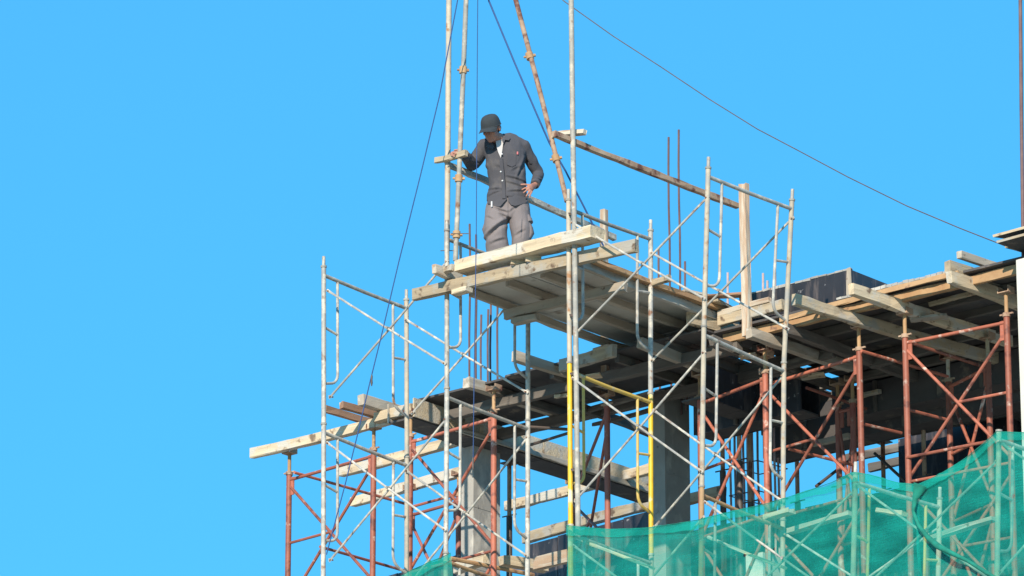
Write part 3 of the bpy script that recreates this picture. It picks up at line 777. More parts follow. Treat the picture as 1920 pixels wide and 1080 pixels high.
# triangular gussets catching the light under the bearers
for (px, py, s_, lab) in ((884, 833, 0.16, "pale board scrap lit below the first joists, above the concrete column"), (1098, 705, 0.12, "pale board scrap behind the yellow top bar"), (1705, 598, 0.30, "pale board scrap lit between the two right bearers"), (1385, 668, 0.14, "pale board scrap beside the opening under the right slab"), (1500, 706, 0.20, "tan board scrap over the openings left of the red posts")):
    c = on(px, py, Z=ZB - 0.02)
    timber("board_scrap", c, c + Vector((s_, s_ * 0.5, 0.01)), 0.12, 0.02, YS, 'wood', label=lab, cat="board", group="lit board scraps under the formwork")

# ------------------------------------------------------------------ columns and reinforcement
def rebar(parent, x, y, z0, z1, r=0.011, mat='rebar', lean=0.0):
    n = max(3, int((z1 - z0) / 0.35))
    pts = [Vector((x + lean * (i / n) * (z1 - z0), y + 0.006 * math.sin(i * 1.7), z0 + (z1 - z0) * i / n)) for i in range(n + 1)]
    return obj("rebar", MB().ring_tube(pts, r, 7), mat, parent)


def column(label, px, py, wx, wy, mat, bars, ztop=-1.0):
    """px,py: the photo point of the column's front right corner edge at the soffit"""
    c = on(px, py, Z=ztop)
    r = thing("concrete_column", label, "column", (c.x, c.y, FLOOR), "concrete columns")
    mb = MB().box((c.x - wx, c.y, FLOOR), (c.x, c.y + wy, ztop if ztop < -2 else -0.785))
    if ztop > -2:
        for zj in (-1.62, -2.24, -2.86):
            mb.box((c.x - wx - .003, c.y - .003, zj), (c.x + .003, c.y + wy + .003, zj + random.uniform(.006, .012)), 0.001)
    obj("shaft", mb, mat, r, smooth=False)
    for (bpx, topy) in bars:
        # a bar inside the column's outline, its top seen at (bpx, topy)
        p = on(bpx, topy, Y=c.y + random.uniform(0.05, wy - 0.05))
        rebar(r, p.x, p.y, -1.0, p.z, lean=0.0)
    return c, r


cA, c1 = column("concrete column behind the second left scaffold frame, its bars rising left of the platform", 888, 835, 0.16, 0.40, 'concrete', [(881, 420), (893, 440), (902, 590), (915, 580), (920, 460), (933, 470)])
cB, c2 = column("concrete column right of the yellow frame, with two very tall bars above the platform", 1246, 770, 0.16, 0.38, 'concrete', [(1234, 465), (1253, 257), (1272, 243), (1284, 490)])
cC, c3 = column("pale lower column seen through the net right of the rusty frame", 1430, 1035, 0.20, 0.30, 'concrete_pale', [], ztop=-2.6)
# rebar cage without concrete
c = on(1372, 800, Z=-1.0)
cage = thing("rebar_cage", "bundle of bare column bars under the right slab, left and right of a red post", "rebar cage", (c.x, c.y, FLOOR))
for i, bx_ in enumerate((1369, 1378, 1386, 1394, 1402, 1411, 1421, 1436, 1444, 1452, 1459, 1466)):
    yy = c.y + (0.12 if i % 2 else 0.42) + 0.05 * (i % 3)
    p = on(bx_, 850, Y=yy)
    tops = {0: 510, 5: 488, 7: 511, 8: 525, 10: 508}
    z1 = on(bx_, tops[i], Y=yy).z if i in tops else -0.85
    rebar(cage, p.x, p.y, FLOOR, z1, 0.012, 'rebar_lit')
for k in range(9):
    z = -1.35 - k * 0.3
    xa, xb = on(1366, 850, Y=c.y + 0.1).x, on(1470, 850, Y=c.y + 0.5).x
    pts = [Vector((xa, c.y + 0.1, z)), Vector((xa + 0.35, c.y + 0.1, z - .01)), Vector((xb, c.y + 0.55, z)), Vector((xb - 0.35, c.y + 0.56, z + .01)), Vector((xa, c.y + 0.1, z))]
    obj("stirrup", MB().ring_tube(pts, 0.006, 6, cap=False), 'rebar', cage)
# pale concrete wall at the right edge
pw = on(1905, 488, Y=1.42)
wl = thing("concrete_wall", "pale smooth concrete wall end at the right edge of the photo", "wall", (pw.x, pw.y, FLOOR))
obj("face", MB().box((pw.x, 1.42, FLOOR), (pw.x + 1.5, 1.66, pw.z)), 'concrete_pale', wl, smooth=False)
mb = MB()
for i in range(12):
    mb.box((pw.x + i * .12, 1.425, pw.z + .002), (pw.x + i * .12 + .11, 1.65, pw.z + random.uniform(.004, .02)), 0.003)
obj("rough_top", mb, 'concrete_pale', wl, smooth=False)
# tilted dark ply sheets above the wall
for (x, y, z, rx, lab) in ((5.50, 2.30, -0.64, 0.08, "dark plywood sheet lying tilted on the timber pile by the pale wall"), (5.42, 2.35, -0.50, 0.20, "upper dark plywood sheet with a pale edge above the pale wall")):
    o = obj("plywood_sheet", MB().box((0, 0, 0), (1.4, 0.9, 0.02)), 'ply_dark', smooth=False, label=lab, cat="plywood sheet", group="loose plywood on the right slab")
    o.location = (x, y, z); o.rotation_euler = (rx, -0.06, 0.1)
    obj("sheet_edge", MB().box((-0.004, -0.012, 0.0), (1.404, -0.002, 0.022)), 'wood', o, smooth=False, origin=Vector((0, 0, 0))).location = (-0.7, -0.45, 0)

# black wall panels far back
def panel_row(A, B, z0, label, n, mat='film'):
    A, B = Vector(A), Vector(B)
    r = thing("panel_wall", label, "formwork wall", A)
    for i in range(n):
        p, q = lerp(A, B, i / n), lerp(A, B, (i + 1) / n - 0.004)
        dz = random.uniform(-0.01, 0.01)
        obj("panel", MB().hexa([(p.x, p.y, z0), (q.x, q.y, z0), (q.x, q.y + .03, z0), (p.x, p.y + .03, z0)], [(p.x, p.y, A.z + dz), (q.x, q.y, A.z + dz), (q.x, q.y + .03, A.z + dz), (p.x, p.y + .03, A.z + dz)]), mat, r, smooth=False)
    return r


a, b = on(985, 1022, Z=-1.0), on(1232, 955, Z=-1.0)
panel_row(a, b, FLOOR, "black panels standing below a pale bearer, seen past the yellow post", 4)
a, b = on(1270, 1003, Z=-1.6), on(2000, 815, Z=-1.6)
b.y = a.y = max(a.y, b.y)
panel_row(a + Vector((0.0, 0, 0)), b + Vector((0.6, 0, 0)), FLOOR, "row of dark panels far back behind the large green net", 7)
a, b = on(1686, 905, Z=-1.25), on(2040, 820, Z=-1.25)
b.y = a.y = max(a.y, b.y)
panel_row(Vector((a.x, a.y, -0.8)), Vector((b.x + 1, b.y, -0.8)), FLOOR, "tall dark panels added to block light from behind the bright right shoring frame", 4)  # added panels closing the back so that less sky light gets under the slab
a, b = on(690, 1092, Z=-2.2), on(860, 1040, Z=-2.2)
panel_row(a, b, FLOOR, "black panels behind the small green net at the bottom left", 3)

# ------------------------------------------------------------------ red shoring frames
def shoring_frame(label, L, Rr, z_top=-1.16, mat='red', mid='left', jack='rust_tan', jackz=ZB, z_bot=FLOOR):
    """L, Rr: photo points of the two screw-jack heads"""
    pl_, pr_ = on(*L, Z=jackz), on(*Rr, Z=jackz)
    r = thing("shoring_frame", label, "shoring frame", (pl_.x, pl_.y, z_bot), "red shoring frames under the formwork")
    V = lambda p, z: Vector((p.x, p.y, z))
    for p in (pl_, pr_):
        po = obj("post", MB().tube(V(p, z_bot), V(p, z_top), 0.0285, 12, 3), mat, r)
        obj("collar", MB().tube(V(p, z_top - .02), V(p, z_top + .015), 0.036, 12).box((p.x - .07, p.y - .008, z_top + .0), (p.x + .07, p.y + .008, z_top + .014)), 'rusty', po)
        j = obj("screw_jack", MB().tube(V(p, z_top), V(p, jackz - .012), 0.018, 10), jack, r)
        hd = MB().box((p.x - .06, p.y - .05, jackz - .012), (p.x + .06, p.y + .05, jackz - .003))
        hd.box((p.x - .06, p.y - .05, jackz - .003), (p.x - .052, p.y + .05, jackz + .045)).box((p.x + .052, p.y - .05, jackz - .003), (p.x + .06, p.y + .05, jackz + .045))
        obj("fork_head", hd, 'rusty', j)
    zt, k = z_top - 0.07, 0
    obj("top_rail", MB().tube(V(pl_, zt), V(pr_, zt), 0.0165, 10), mat, r)
    for p, s in ((pl_, 1), (pr_, -1)):
        d = (pr_ - pl_).normalized() * s
        d.z = 0
        q = V(p, zt) + d * 0.05
        obj("gusset", MB().hexa([q + Vector((-.02, -.006, -.16)), q + Vector((.02, -.006, -.16)), q + Vector((.02, .006, -.16)), q + Vector((-.02, .006, -.16))], [q + Vector((-.02, -.006, .02)), q + Vector((.02, -.006, .02)), q + Vector((.02, .006, .02)), q + Vector((-.02, .006, .02))]), mat, r, smooth=False)
    while zt > z_bot + 1.3:
        zl = zt - 1.24
        obj("diagonal", MB().tube(V(pl_, zt - .05), V(pr_, zl), 0.0155, 8), mat, r)
        a_, b_ = V(pl_, zl), V(pr_, zt - .05)
        n_ = Vector((-(b_ - a_).y, (b_ - a_).x, 0)).normalized() * 0.02
        obj("diagonal", MB().tube(a_ + n_, b_ + n_, 0.0155, 8), mat, r)
        xm = lerp(V(pl_, zt - .05), V(pr_, zl), 0.5)
        obj("mid_rail", MB().tube(V(pl_ if mid == 'left' else pr_, xm.z), xm, 0.0145, 8), mat, r)
        obj("rail", MB().tube(V(pl_, zl - .05), V(pr_, zl - .05), 0.0145, 8), mat, r)
        zt = zl - .08
    return pl_, pr_


T = {}
T['a'] = shoring_frame("red shoring frame at the far left holding the cantilevered bearer", (543, 849), (701, 803))
T['b'] = shoring_frame("red shoring frame whose right post stands before the first concrete column", (770, 777), (926, 731), mat='red')
T['c'] = shoring_frame("dark red shoring frame behind the far left one, under the third bearer", (769, 917), (860, 890), mat='red_dark')
T['d'] = shoring_frame("red shoring frame between the long grey pole and the second concrete column", (1074, 905), (1138, 740), mat='red_dark', z_top=-1.05)
T['e'] = shoring_frame("red shoring frame left of the rebar cage with orange top gusset", (1312, 704), (1434, 656), mat='red')
T['f'] = shoring_frame("red shoring frame in front of the dark slab, left of the three right-hand posts", (1436, 668), (1610, 613), mat='red')
T['g'] = shoring_frame("bright red shoring frame at the right in front of the dark slab", (1696, 588), (1886, 548), mat='red', mid='right')
T['h'] = shoring_frame("shaded red shoring frame behind the bright right one with pale jack screws", (1777, 672), (1851, 634), mat='red', jack='wood')
T['i'] = shoring_frame("dark shoring frame in the shade behind the left of the right-hand posts", (1570, 720), (1598, 712), mat='red_dark')


def tie(label, A, B, Za, Zb=None, mat='red', r=0.0155):
    p, q = on(*A, Z=Za), on(*B, Z=Zb if Zb is not None else Za)
    obj("tie_bar", MB().tube(p, q, r, 8), mat, label=label, cat="tie bar", group="red tie bars between the shoring frames")


tie("red tie bar running back from the far left shoring post", (552, 886), (765, 946), -1.20)
tie("red tie bar low between the far left shoring posts", (600, 1025), (765, 1072), -1.9, mat='red_dark')
tie("red tie bar from the tall post before the dark slab back to a shaded post", (1615, 658), (1777, 706), -1.2)
tie("red tie bar in the middle of the posts before the dark slab", (1614, 794), (1690, 812), -1.85)
tie("red tie bar running back from the bright right shoring frame", (1702, 641), (1851, 690), -1.2)
tie("short red tie bar between the right-hand posts", (1702, 768), (1776, 787), -1.8)
tie("pale red tie bar low behind the right-hand posts", (1700, 858), (1852, 828), -2.3, mat='red')
tie("rusty tan pipe crossing low between the small net and the second scaffold frame", (845, 1047), (1000, 1078), -2.6, mat='rust_tan', r=0.021)
tie("dark steel strut crossing the sky behind the yellow post", (985, 800), (1064, 805), -1.25, mat='steel')
tie("dark steel strut rising to the yellow post behind the second scaffold frame", (992, 835), (1066, 812), -1.25, mat='steel')
tie("red tie bar running back under the dark beam left of the tallest red posts", (1512, 727), (1640, 772), -1.1, mat='red_dark')
tie("dark red tie bar low behind the rebar cage", (1480, 842), (1600, 872), -1.9, mat='red')
tie("dark steel strut rising behind the netting's left peak", (1530, 912), (1610, 850), -1.9, -1.5, mat='steel')
tie("dark steel strut falling behind the netting's left peak", (1640, 850), (1700, 905), -1.5, -1.9, mat='steel')
# single dark props behind
def prop(label, px, py, mat='steel', z1=-1.0, zc=-2.0):
    p = on(px, py, Z=z1)
    r = thing("steel_prop", label, "prop", (p.x, p.y, FLOOR), "single steel props")
    obj("outer_tube", MB().tube((p.x, p.y, FLOOR), (p.x, p.y, zc), 0.03, 10), mat, r)
    obj("inner_tube", MB().tube((p.x, p.y, zc), (p.x, p.y, z1 - .01), 0.022, 10), 'rusty', r)
    obj("pin", MB().tube((p.x - .09, p.y, zc + .01), (p.x + .09, p.y, zc + .01), 0.007, 6), 'steel', r)
    obj("head_plate", MB().box((p.x - .07, p.y - .07, z1 - .01), (p.x + .07, p.y + .07, z1)), 'steel', r, smooth=False)


prop("dark steel prop right of the first concrete column", 955, 868, zc=-1.55)
prop("dark steel prop right of the second concrete column in front of the sky", 1354, 790, zc=-1.5)
prop("dark steel prop between the red post and the net's left peak", 1494, 850, zc=-1.5)
prop("dark steel prop behind the tallest red posts", 1655, 828, zc=-1.5)
prop("dark steel prop deep under the right slab", 1730, 760, zc=-1.7)
prop("dark steel prop behind the left post of the tallest red pair", 1571, 800, zc=-1.6)
prop("dark steel prop left of the bare column bars", 1385, 770, zc=-1.5)
prop("dark steel prop between the two groups of bare column bars", 1405, 792, zc=-1.8)

# timber pieces at the bottom by the small net
beam_x("timber_offcut", (850, 1075), (905, 1056), -2.5, 0.08, 0.12, 'wood', "pale timber end at the bottom beside the small green net", group="timber at the foot of the first column")
beam_x("timber_offcut", (945, 1058), (1030, 1072), -2.55, 0.10, 0.10, 'wood', "pale timber lying slanted below the black panels at the bottom", group="timber at the foot of the first column")
beam_x("timber_offcut", (1000, 1068), (1062, 1052), -2.65, 0.08, 0.12, 'wood_rough', "pale rough timber at the bottom left of the yellow post", group="timber at the foot of the first column")
beam_x("timber_bearer", (1285, 945), (1352, 928), -1.55, 0.08, 0.10, 'wood', "short pale timber right of the second concrete column above the net", group="timber at the foot of the first column")

BN = "boards lying on the scaffold behind the large net"
for (a_, b_, Y_, h_, mat_, lab) in (
        ((1080, 1012), (1215, 1065), 0.25, 0.05, 'wood', "pale board behind the left corner of the large net"),
        ((1325, 1010), (1462, 1066), 0.4, 0.05, 'wood', "pale board behind the net under the rusty frame's bar"),
        ((1430, 975), (1480, 960), 0.9, 0.09, 'wood', "pale timber end behind the net right of the rusty frame"),
        ((1640, 960), (1690, 966), 0.8, 0.07, 'wood', "short pale board behind the net right of its left peak"),
        ((1475, 1000), (1590, 965), 1.6, 0.08, 'wood_grey', "grey board behind the net below the left peak"),
        ((1730, 1015), (1860, 975), 1.7, 0.07, 'wood_grey', "grey board behind the net below the highest corner")):
    timber("board", on(*a_, Y=Y_), on(*b_, Y=Y_), 0.09, h_ * 0.55, YS, mat_, label=lab, cat="board", group=BN)

# ------------------------------------------------------------------ ropes and wires
def rope(label, pts, r, mat='rope', extra=None, cat="rope"):
    if extra:
        root = thing("rope", label, cat, pts[-1])
        obj("line", MB().ring_tube(pts, r, 6), mat, root)
        h = Vector(extra)
        obj("hook", MB().ring_tube([h + Vector((0, 0, .05)), h + Vector((.0, 0, .03)), h, h + Vector((0, 0, -.03)), h + Vector((0, 0, -.06))], [0.004, 0.010, 0.007, 0.010, 0.004], 8), 'steel', root)
        return root
    return obj("rope", MB().ring_tube(pts, r, 6), mat, label=label, cat=cat)


yo = -0.35
rope("thin blue rope slanting down past the far left scaffold with a small hook", [on(882, -160, Y=yo), on(858, 0, Y=yo), on(824, 180, Y=yo), on(788, 330, Y=yo), on(748, 490, Y=yo), on(715, 630, Y=yo), on(694, 715, Y=yo), on(671, 812, Y=yo), on(648, 905, Y=yo), on(612, 1040, Y=yo)], 0.0052, extra=on(697, 712, Y=yo))
rope("thin dark line hanging straight down in front of the platform left of the man", [on(897, -160, Y=-1.25), on(895, 100, Y=-1.25), on(893, 440, Y=-1.25), on(889, 700, Y=-1.25), on(887, 872, Y=-1.25)], 0.0038, extra=on(887, 868, Y=-1.25))
rp = [on(885, -80, Y=0.2), on(916, 0, Y=0.3), on(965, 118, Y=0.45), on(1012, 227, Y=0.6), on(1030, 268, Y=0.7), on(1060, 320, Y=0.9), on(1095, 388, Y=1.1), on(1132, 462, Y=1.35)]
rope("dark blue rope slanting behind the leaning rusty pipe right of the man", rp, 0.0085)
wp = [(1030, -20), (1060, 4), (1150, 68), (1240, 126), (1330, 186), (1420, 242), (1500, 284), (1590, 332), (1700, 386), (1800, 428), (1892, 464)]
rope("long thin wire sagging across the sky to the formwork at right", [on(x, y, Y=3.2) for x, y in wp], 0.0055, 'steel', cat="wire")

# ------------------------------------------------------------------ green nets
def net(label, top, Y, z_bot, nx=70, nz=36, part_label=None, amp=0.05, seed=0.0, right=None):
    """top: photo points of the upper hem, on the plane y=Y"""
    T_ = [on(*p, Y=Y) for p in top]
    L = [0.0]
    for i in range(1, len(T_)):
        L.append(L[-1] + (T_[i] - T_[i - 1]).length)
    mb = MB()
    for i in range(nx + 1):
        s = L[-1] * i / nx
        k = max(q for q in range(len(L)) if L[q] <= s + 1e-9)
        k = min(k, len(T_) - 2)
        p = lerp(T_[k], T_[k + 1], (s - L[k]) / (L[k + 1] - L[k]))
        for j in range(nz + 1):
            t = j / nz
            z = p.z + (z_bot - p.z) * t
            x = p.x
            if right is not None:
                x = T_[0].x + (p.x - T_[0].x) * (1 + right * t)
            w = min(1.0, 0.25 + t * 2.5)
            z += (0.012 * noise.noise(Vector((x * 5, seed, 2))) + 0.006 * noise.noise(Vector((x * 17, seed, 4)))) * (1 - t)
            cr = 1 - abs(noise.noise(Vector((x * 1.1 + z * 0.9 + seed, z * 0.7 - x * 0.4, seed + 8)))) * 3
            dy = amp * w * (0.9 * max(0, cr) ** 2 + noise.noise(Vector((x * 1.3 + seed, z * 0.9, seed))) + 0.6 * noise.noise(Vector((x * 4 + z * 2.5, z * 1.2, seed + 3))) + 0.3 * math.sin(7 * x + 5 * z))
            mb.v.append(Vector((x, p.y + dy, z)))
    for i in range(nx):
        for j in range(nz):
            a_ = i * (nz + 1) + j
            mb.f.append((a_, a_ + nz + 1, a_ + nz + 2, a_ + 1))
    o = obj("safety_net", mb, 'net', label=label, cat="safety net", group="green debris nets")
    # the doubled hem: a second layer folded down over the upper edge
    fb_ = MB()
    for i in range(nx + 1):
        for k_, f_ in enumerate((0.0, 0.5, 1.0)):
            v = mb.v[i * (nz + 1)].copy()
            v.z += 0.004 - f_ * (0.075 + 0.03 * noise.noise(Vector((v.x * 2.3, seed, 1))))
            v.y -= 0.012 + 0.006 * f_ + 0.010 * noise.noise(Vector((v.x * 6, v.z * 4, seed)))
            fb_.v.append(v)
    for i in range(nx):
        for k_ in (0, 1):
            a_ = i * 3 + k_
            fb_.f.append((a_, a_ + 3, a_ + 4, a_ + 1))
    obj("folded_hem", fb_, 'net', o, origin=Vector(o.location))
    hem = MB().ring_tube([q + Vector((0, -0.006, 0)) for q in T_], 0.003, 6)
    obj("hem_cord", hem, 'net_thick', o, origin=Vector(o.location))
    return o


top1 = [(1063, 985), (1100, 990), (1150, 993), (1215, 990), (1262, 983), (1310, 975), (1355, 964), (1400, 953), (1440, 944), (1480, 932), (1520, 919), (1560, 905), (1600, 886), (1630, 890), (1660, 899), (1690, 907), (1722, 908)]
n1 = net("large green debris net hanging in front of the yellow, cream and rusty frames", top1, -0.07, -4.9, 90, 36, seed=1.0)
top2 = [(1716, 911), (1740, 901), (1770, 885), (1800, 868), (1820, 852), (1842, 834), (1870, 809), (1900, 811), (1960, 812), (2060, 830)]
n2 = net("green debris net hanging from the highest corner at right before the pale wall", top2, -0.11, -4.9, 60, 36, seed=5.0)
ge = [(1726, 909), (1716, 935), (1712, 958), (1722, 985), (1740, 1008), (1758, 1024), (1782, 1036), (1815, 1052), (1850, 1074), (1880, 1092)]
pts = [on(*q, Y=-0.16 + 0.012 * math.sin(i * 2)) for i, q in enumerate(ge)]
obj("gathered_edge", MB().ring_tube(pts, [(0.06, .012), (0.024, .014), 0.014, 0.018, 0.022, 0.026, 0.022, 0.015, 0.018, 0.014], 10), 'net_thick', n2, origin=Vector(n2.location))
top3 = [(735, 1092), (770, 1070), (800, 1057), (834, 1043), (846, 1037)]
n3 = net("small green net piece tied to the second scaffold frame at the bottom", top3, -0.07, -3.9, 24, 24, seed=9.0, amp=0.05)

# ------------------------------------------------------------------ the man
BASE = on(955, 541, Z=DZ + 0.02)
FC = -AW                                                  # towards the camera


def P(px, py, f=0.0):
    """a point of the figure: photo point on the upright plane through him, moved f metres towards the viewer"""
    q = BASE + FC * f
    d = ray(px, py)
    return CAM + d * ((q - CAM).dot(AW) / d.dot(AW))


def remesh(name, mb, voxel, smooth=2, fn=None):
    me = bpy.data.meshes.new(name + "_raw")
    me.from_pydata([v - BASE for v in mb.v], [], mb.f)
    bm = bmesh.new(); bm.from_mesh(me); bmesh.ops.recalc_face_normals(bm, faces=bm.faces); bm.to_mesh(me); bm.free()
    o = bpy.data.objects.new(name + "_raw", me)
    COL.objects.link(o)
    m_ = o.modifiers.new("r", 'REMESH'); m_.mode = 'VOXEL'; m_.voxel_size = voxel
    s = o.modifiers.new("s", 'SMOOTH'); s.factor = 0.5; s.iterations = smooth
    dg = bpy.context.evaluated_depsgraph_get()
    out = bpy.data.meshes.new_from_object(o.evaluated_get(dg))
    bpy.data.objects.remove(o)
    bpy.data.meshes.remove(me)
    if fn:
        nr = [v.normal.copy() for v in out.vertices]
        for v, n_ in zip(out.vertices, nr):
            v.co += n_ * fn(v.co)
    out.shade_smooth()
    out.name = name
    return out


def body_obj(name, me, mat, parent=None, **kw):
    me.materials.clear(); me.materials.append(M[mat])
    o = bpy.data.objects.new(name, me)
    if parent is None:
        o.location = BASE
    else:
        o.parent = parent
    COL.objects.link(o)
    return tag(o, **kw)


XD = RT
# --- head frame: turned to the viewer's left and bowed
hc = P(921, 243, 0.20)
yaw, pit = math.radians(-24), math.radians(30)
hf = (FC * math.cos(yaw) + RT * math.sin(yaw))            # forward of the face, level
hr = hf.cross(Vector((0, 0, 1))).normalized() * -1        # to the viewer's right
if hr.dot(RT) < 0: hr = -hr
hfw = hf * math.cos(pit) - Vector((0, 0, 1)) * math.sin(pit)
hup = hf * math.sin(pit) + Vector((0, 0, 1)) * math.cos(pit)
HR = Matrix((hr, hfw, hup)).transposed()
def H(x, y, z):
    return hc + HR @ Vector((x, y, z))


body = MB()
body.ellipsoid(H(0, -0.01, 0.035), (0.076, 0.095, 0.088), HR)
body.ellipsoid(H(0, 0.02, -0.035), (0.062, 0.072, 0.078), HR)
body.ellipsoid(H(0, 0.062, -0.088), (0.030, 0.024, 0.022), HR)          # chin
body.ring_tube([H(0, 0.088, 0.015), H(0, 0.104, -0.012), H(0, 0.112, -0.030), H(0, 0.090, -0.036)], [0.009, 0.012, 0.016, 0.012], 8)
body.ellipsoid(H(-0.030, 0.078, 0.022), (0.026, 0.016, 0.010), HR); body.ellipsoid(H(0.030, 0.078, 0.022), (0.026, 0.016, 0.010), HR)   # brows
body.ellipsoid(H(-0.044, 0.062, -0.020), (0.018, 0.018, 0.016), HR); body.ellipsoid(H(0.044, 0.062, -0.020), (0.018, 0.018, 0.016), HR)  # cheekbones
body.ellipsoid(H(0, 0.086, -0.058), (0.022, 0.012, 0.008), HR); body.ellipsoid(H(0, 0.084, -0.070), (0.019, 0.011, 0.008), HR)           # lips
for s in (-1, 1):
    body.ellipsoid(H(s * 0.080, -0.012, 0.0), (0.010, 0.022, 0.032), HR)  # ears
nb = P(941, 263, 0.07)
body.ring_tube([H(0, -0.03, -0.02), H(0, -0.035, -0.07), nb, P(946, 275, 0.03)], [0.052, 0.054, 0.062, 0.075], 14)
# trunk and hips under the clothes
body.ring_tube([P(946, 272, 0.02), P(948, 290, 0.03), P(950, 320, 0.02), P(951, 350, 0.0), P(952, 385, 0.0), P(952, 405, 0.0)],
               [(0.12, 0.07), (0.17, 0.095), (0.16, 0.095), (0.145, 0.09), (0.15, 0.095), (0.10, 0.08)], 18, xdir=XD)
shl, ell, wrl = P(910, 273, 0.02), P(886, 309, -0.08), P(869, 289, 0.165)
shr, elr, wrr = P(980, 274, 0.02), P(1010, 326, -0.13), P(1003, 347, 0.06)
body.ring_tube([P(930, 266, 0.02), shl, lerp(shl, ell, 0.5), ell], [0.05, 0.05, 0.044, 0.036], 12)
body.ring_tube([ell, lerp(ell, wrl, 0.4), wrl], [0.037, 0.036, 0.026], 12)
body.ring_tube([P(962, 264, 0.02), shr, lerp(shr, elr, 0.5), elr], [0.05, 0.05, 0.044, 0.036], 12)
body.ring_tube([elr, lerp(elr, wrr, 0.4), wrr], [0.037, 0.036, 0.026], 12)
for (h_, k_, a_) in ((P(934, 395, 0), P(931, 440, 0.04), P(936, 527, 0.0)), (P(971, 395, 0), P(977, 440, 0.04), P(974, 524, -0.02))):
    body.ring_tube([h_, lerp(h_, k_, 0.5), k_, lerp(k_, a_, 0.4), a_], [0.075, 0.07, 0.053, 0.05, 0.038], 12)
    body.ring_tube([a_ + Vector((0, 0, -0.03)) - FC * 0.05, a_ + Vector((0, 0, -0.035)) + FC * 0.06, a_ + Vector((0, 0, -0.042)) + FC * 0.16], [0.036, 0.04, 0.028], 10)
# his left hand (right in the photo): on the hip, thumb up and back, fingers forward and down
palm = P(996, 352, 0.125)
body.ring_tube([wrr, lerp(wrr, palm, 0.5), palm, P(991, 354, 0.145)], [(0.026, 0.022), (0.033, 0.018), (0.036, 0.016), (0.034, 0.014)], 12, xdir=Vector((0, 0, 1)))
def finger(a_, b_, c_, r0=0.0092, r1=0.0072):
    body.ring_tube([a_, lerp(a_, b_, 0.55), b_, lerp(b_, c_, 0.6), c_], [r0 * 1.05, r0, r0, (r0 + r1) / 2, r1], 8)
finger(P(992, 350, .145), P(984, 353, .165), P(978, 356, .165))
finger(P(993, 353, .15), P(986, 358, .175), P(981, 362, .17))
finger(P(995, 356, .15), P(990, 363, .175), P(986, 369, .17))
finger(P(998, 358, .145), P(994, 366, .165), P(992, 372, .16), 0.008, 0.0065)
finger(P(994, 347, .12), P(984, 346, .14), P(976, 346, .14), 0.0105, 0.0085)
# his right hand (left in the photo): laid over the end of the short board
ph = P(861, 286, 0.225)
body.ring_tube([wrl, lerp(wrl, ph, 0.6), ph, P(855, 286, 0.245)], [(0.026, 0.022), (0.032, 0.017), (0.037, 0.015), (0.035, 0.013)], 12, xdir=FC)
finger(P(856, 284.5, .215), P(849, 285, .225), P(847, 290, .235))
finger(P(855, 285.0, .235), P(847, 286, .250), P(845, 291, .262))
finger(P(855, 286.5, .255), P(848, 288, .275), P(847, 293, .285))
finger(P(857, 288.0, .270), P(851, 290, .295), P(850, 295, .30), 0.008, 0.0065)
finger(P(863, 284, .21), P(857, 281, .185), P(851, 282, .175), 0.0105, 0.0085)
man = body_obj("person", remesh("person", body, 0.0052, 2), 'skin', label="man in charcoal shirt and dark cap looking down from the platform, hand on hip", cat="person")

# --- clothes
def creases(segs):
    """folds of cloth along photo-space lines: a valley on the lower side and a ridge on the upper side"""
    data = []
    for (a_, b_, dep, wid) in segs:
        pa, pb = P(*a_, 0.12) - BASE, P(*b_, 0.12) - BASE
        data.append((pa.dot(RT), pa.z, pb.dot(RT), pb.z, dep, wid))
    def f(co):
        if co.dot(FC) < -0.02:
            return 0.0
        x, z, out = co.dot(RT), co.z, 0.0
        for (ax, az, bx_, bz_, dep, wid) in data:
            dx, dz = bx_ - ax, bz_ - az
            L2 = dx * dx + dz * dz
            t = ((x - ax) * dx + (z - az) * dz) / L2
            tc_ = min(1.0, max(0.0, t))
            ex, ez = x - ax - dx * tc_, z - az - dz * tc_
            d2 = ex * ex + ez * ez
            if d2 > wid * wid * 16:
                continue
            s_ = (dx * ez - dz * ex) / math.sqrt(L2)
            if dx < 0:
                s_ = -s_
            fade = 0.35 + 0.65 * math.sin(math.pi * min(0.95, max(0.05, tc_)))
            out += dep * fade * (-math.exp(-d2 / (wid * wid)) + 0.75 * math.exp(-((abs(s_) - 0 if False else s_) - wid * 1.5) ** 2 / (wid * wid) - max(0, d2 - s_ * s_) / (wid * wid)))
        return out
    return f


def wrinkle(a, sc, dirn=(1, 1, 1), seed=0.0):
    def f(co):
        p = Vector((co.dot(RT) * dirn[0], co.dot(FC) * dirn[1], co.z * dirn[2])) * sc
        n1_ = noise.noise(p + Vector((seed, 0, 0)))
        n2_ = noise.noise(p * 2.3 + Vector((seed, 7, 0)))
        return a * ((1 - abs(n1_) * 2.2) * 0.8 + n2_ * 0.5)
    return f


sh_ = MB()
sh_.ring_tube([P(943, 254, 0.035), P(945, 260, 0.03), P(947, 270, 0.03), P(948, 288, 0.035), P(949, 310, 0.03), P(951, 335, 0.015), P(952, 352, 0.01), P(951, 368, 0.01), P(951, 377, 0.01)],
              [(0.075, 0.06), (0.125, 0.085), (0.17, 0.10), (0.19, 0.125), (0.180, 0.13), (0.170, 0.125), (0.172, 0.125), (0.186, 0.132), (0.190, 0.132)], 24, xdir=XD)
sh_.ring_tube([P(926, 270, 0.02), shl, lerp(shl, ell, 0.5), ell], [0.072, 0.072, 0.068, 0.062], 14)
sh_.ring_tube([ell, lerp(ell, wrl, 0.45), lerp(ell, wrl, 0.92)], [0.062, 0.056, 0.042], 14)
sh_.ring_tube([P(964, 268, 0.02), shr, lerp(shr, elr, 0.5), elr], [0.072, 0.070, 0.059, 0.051], 14)
sh_.ring_tube([elr, lerp(elr, wrr, 0.4), lerp(elr, wrr, 0.9)], [0.051, 0.048, 0.042], 14)
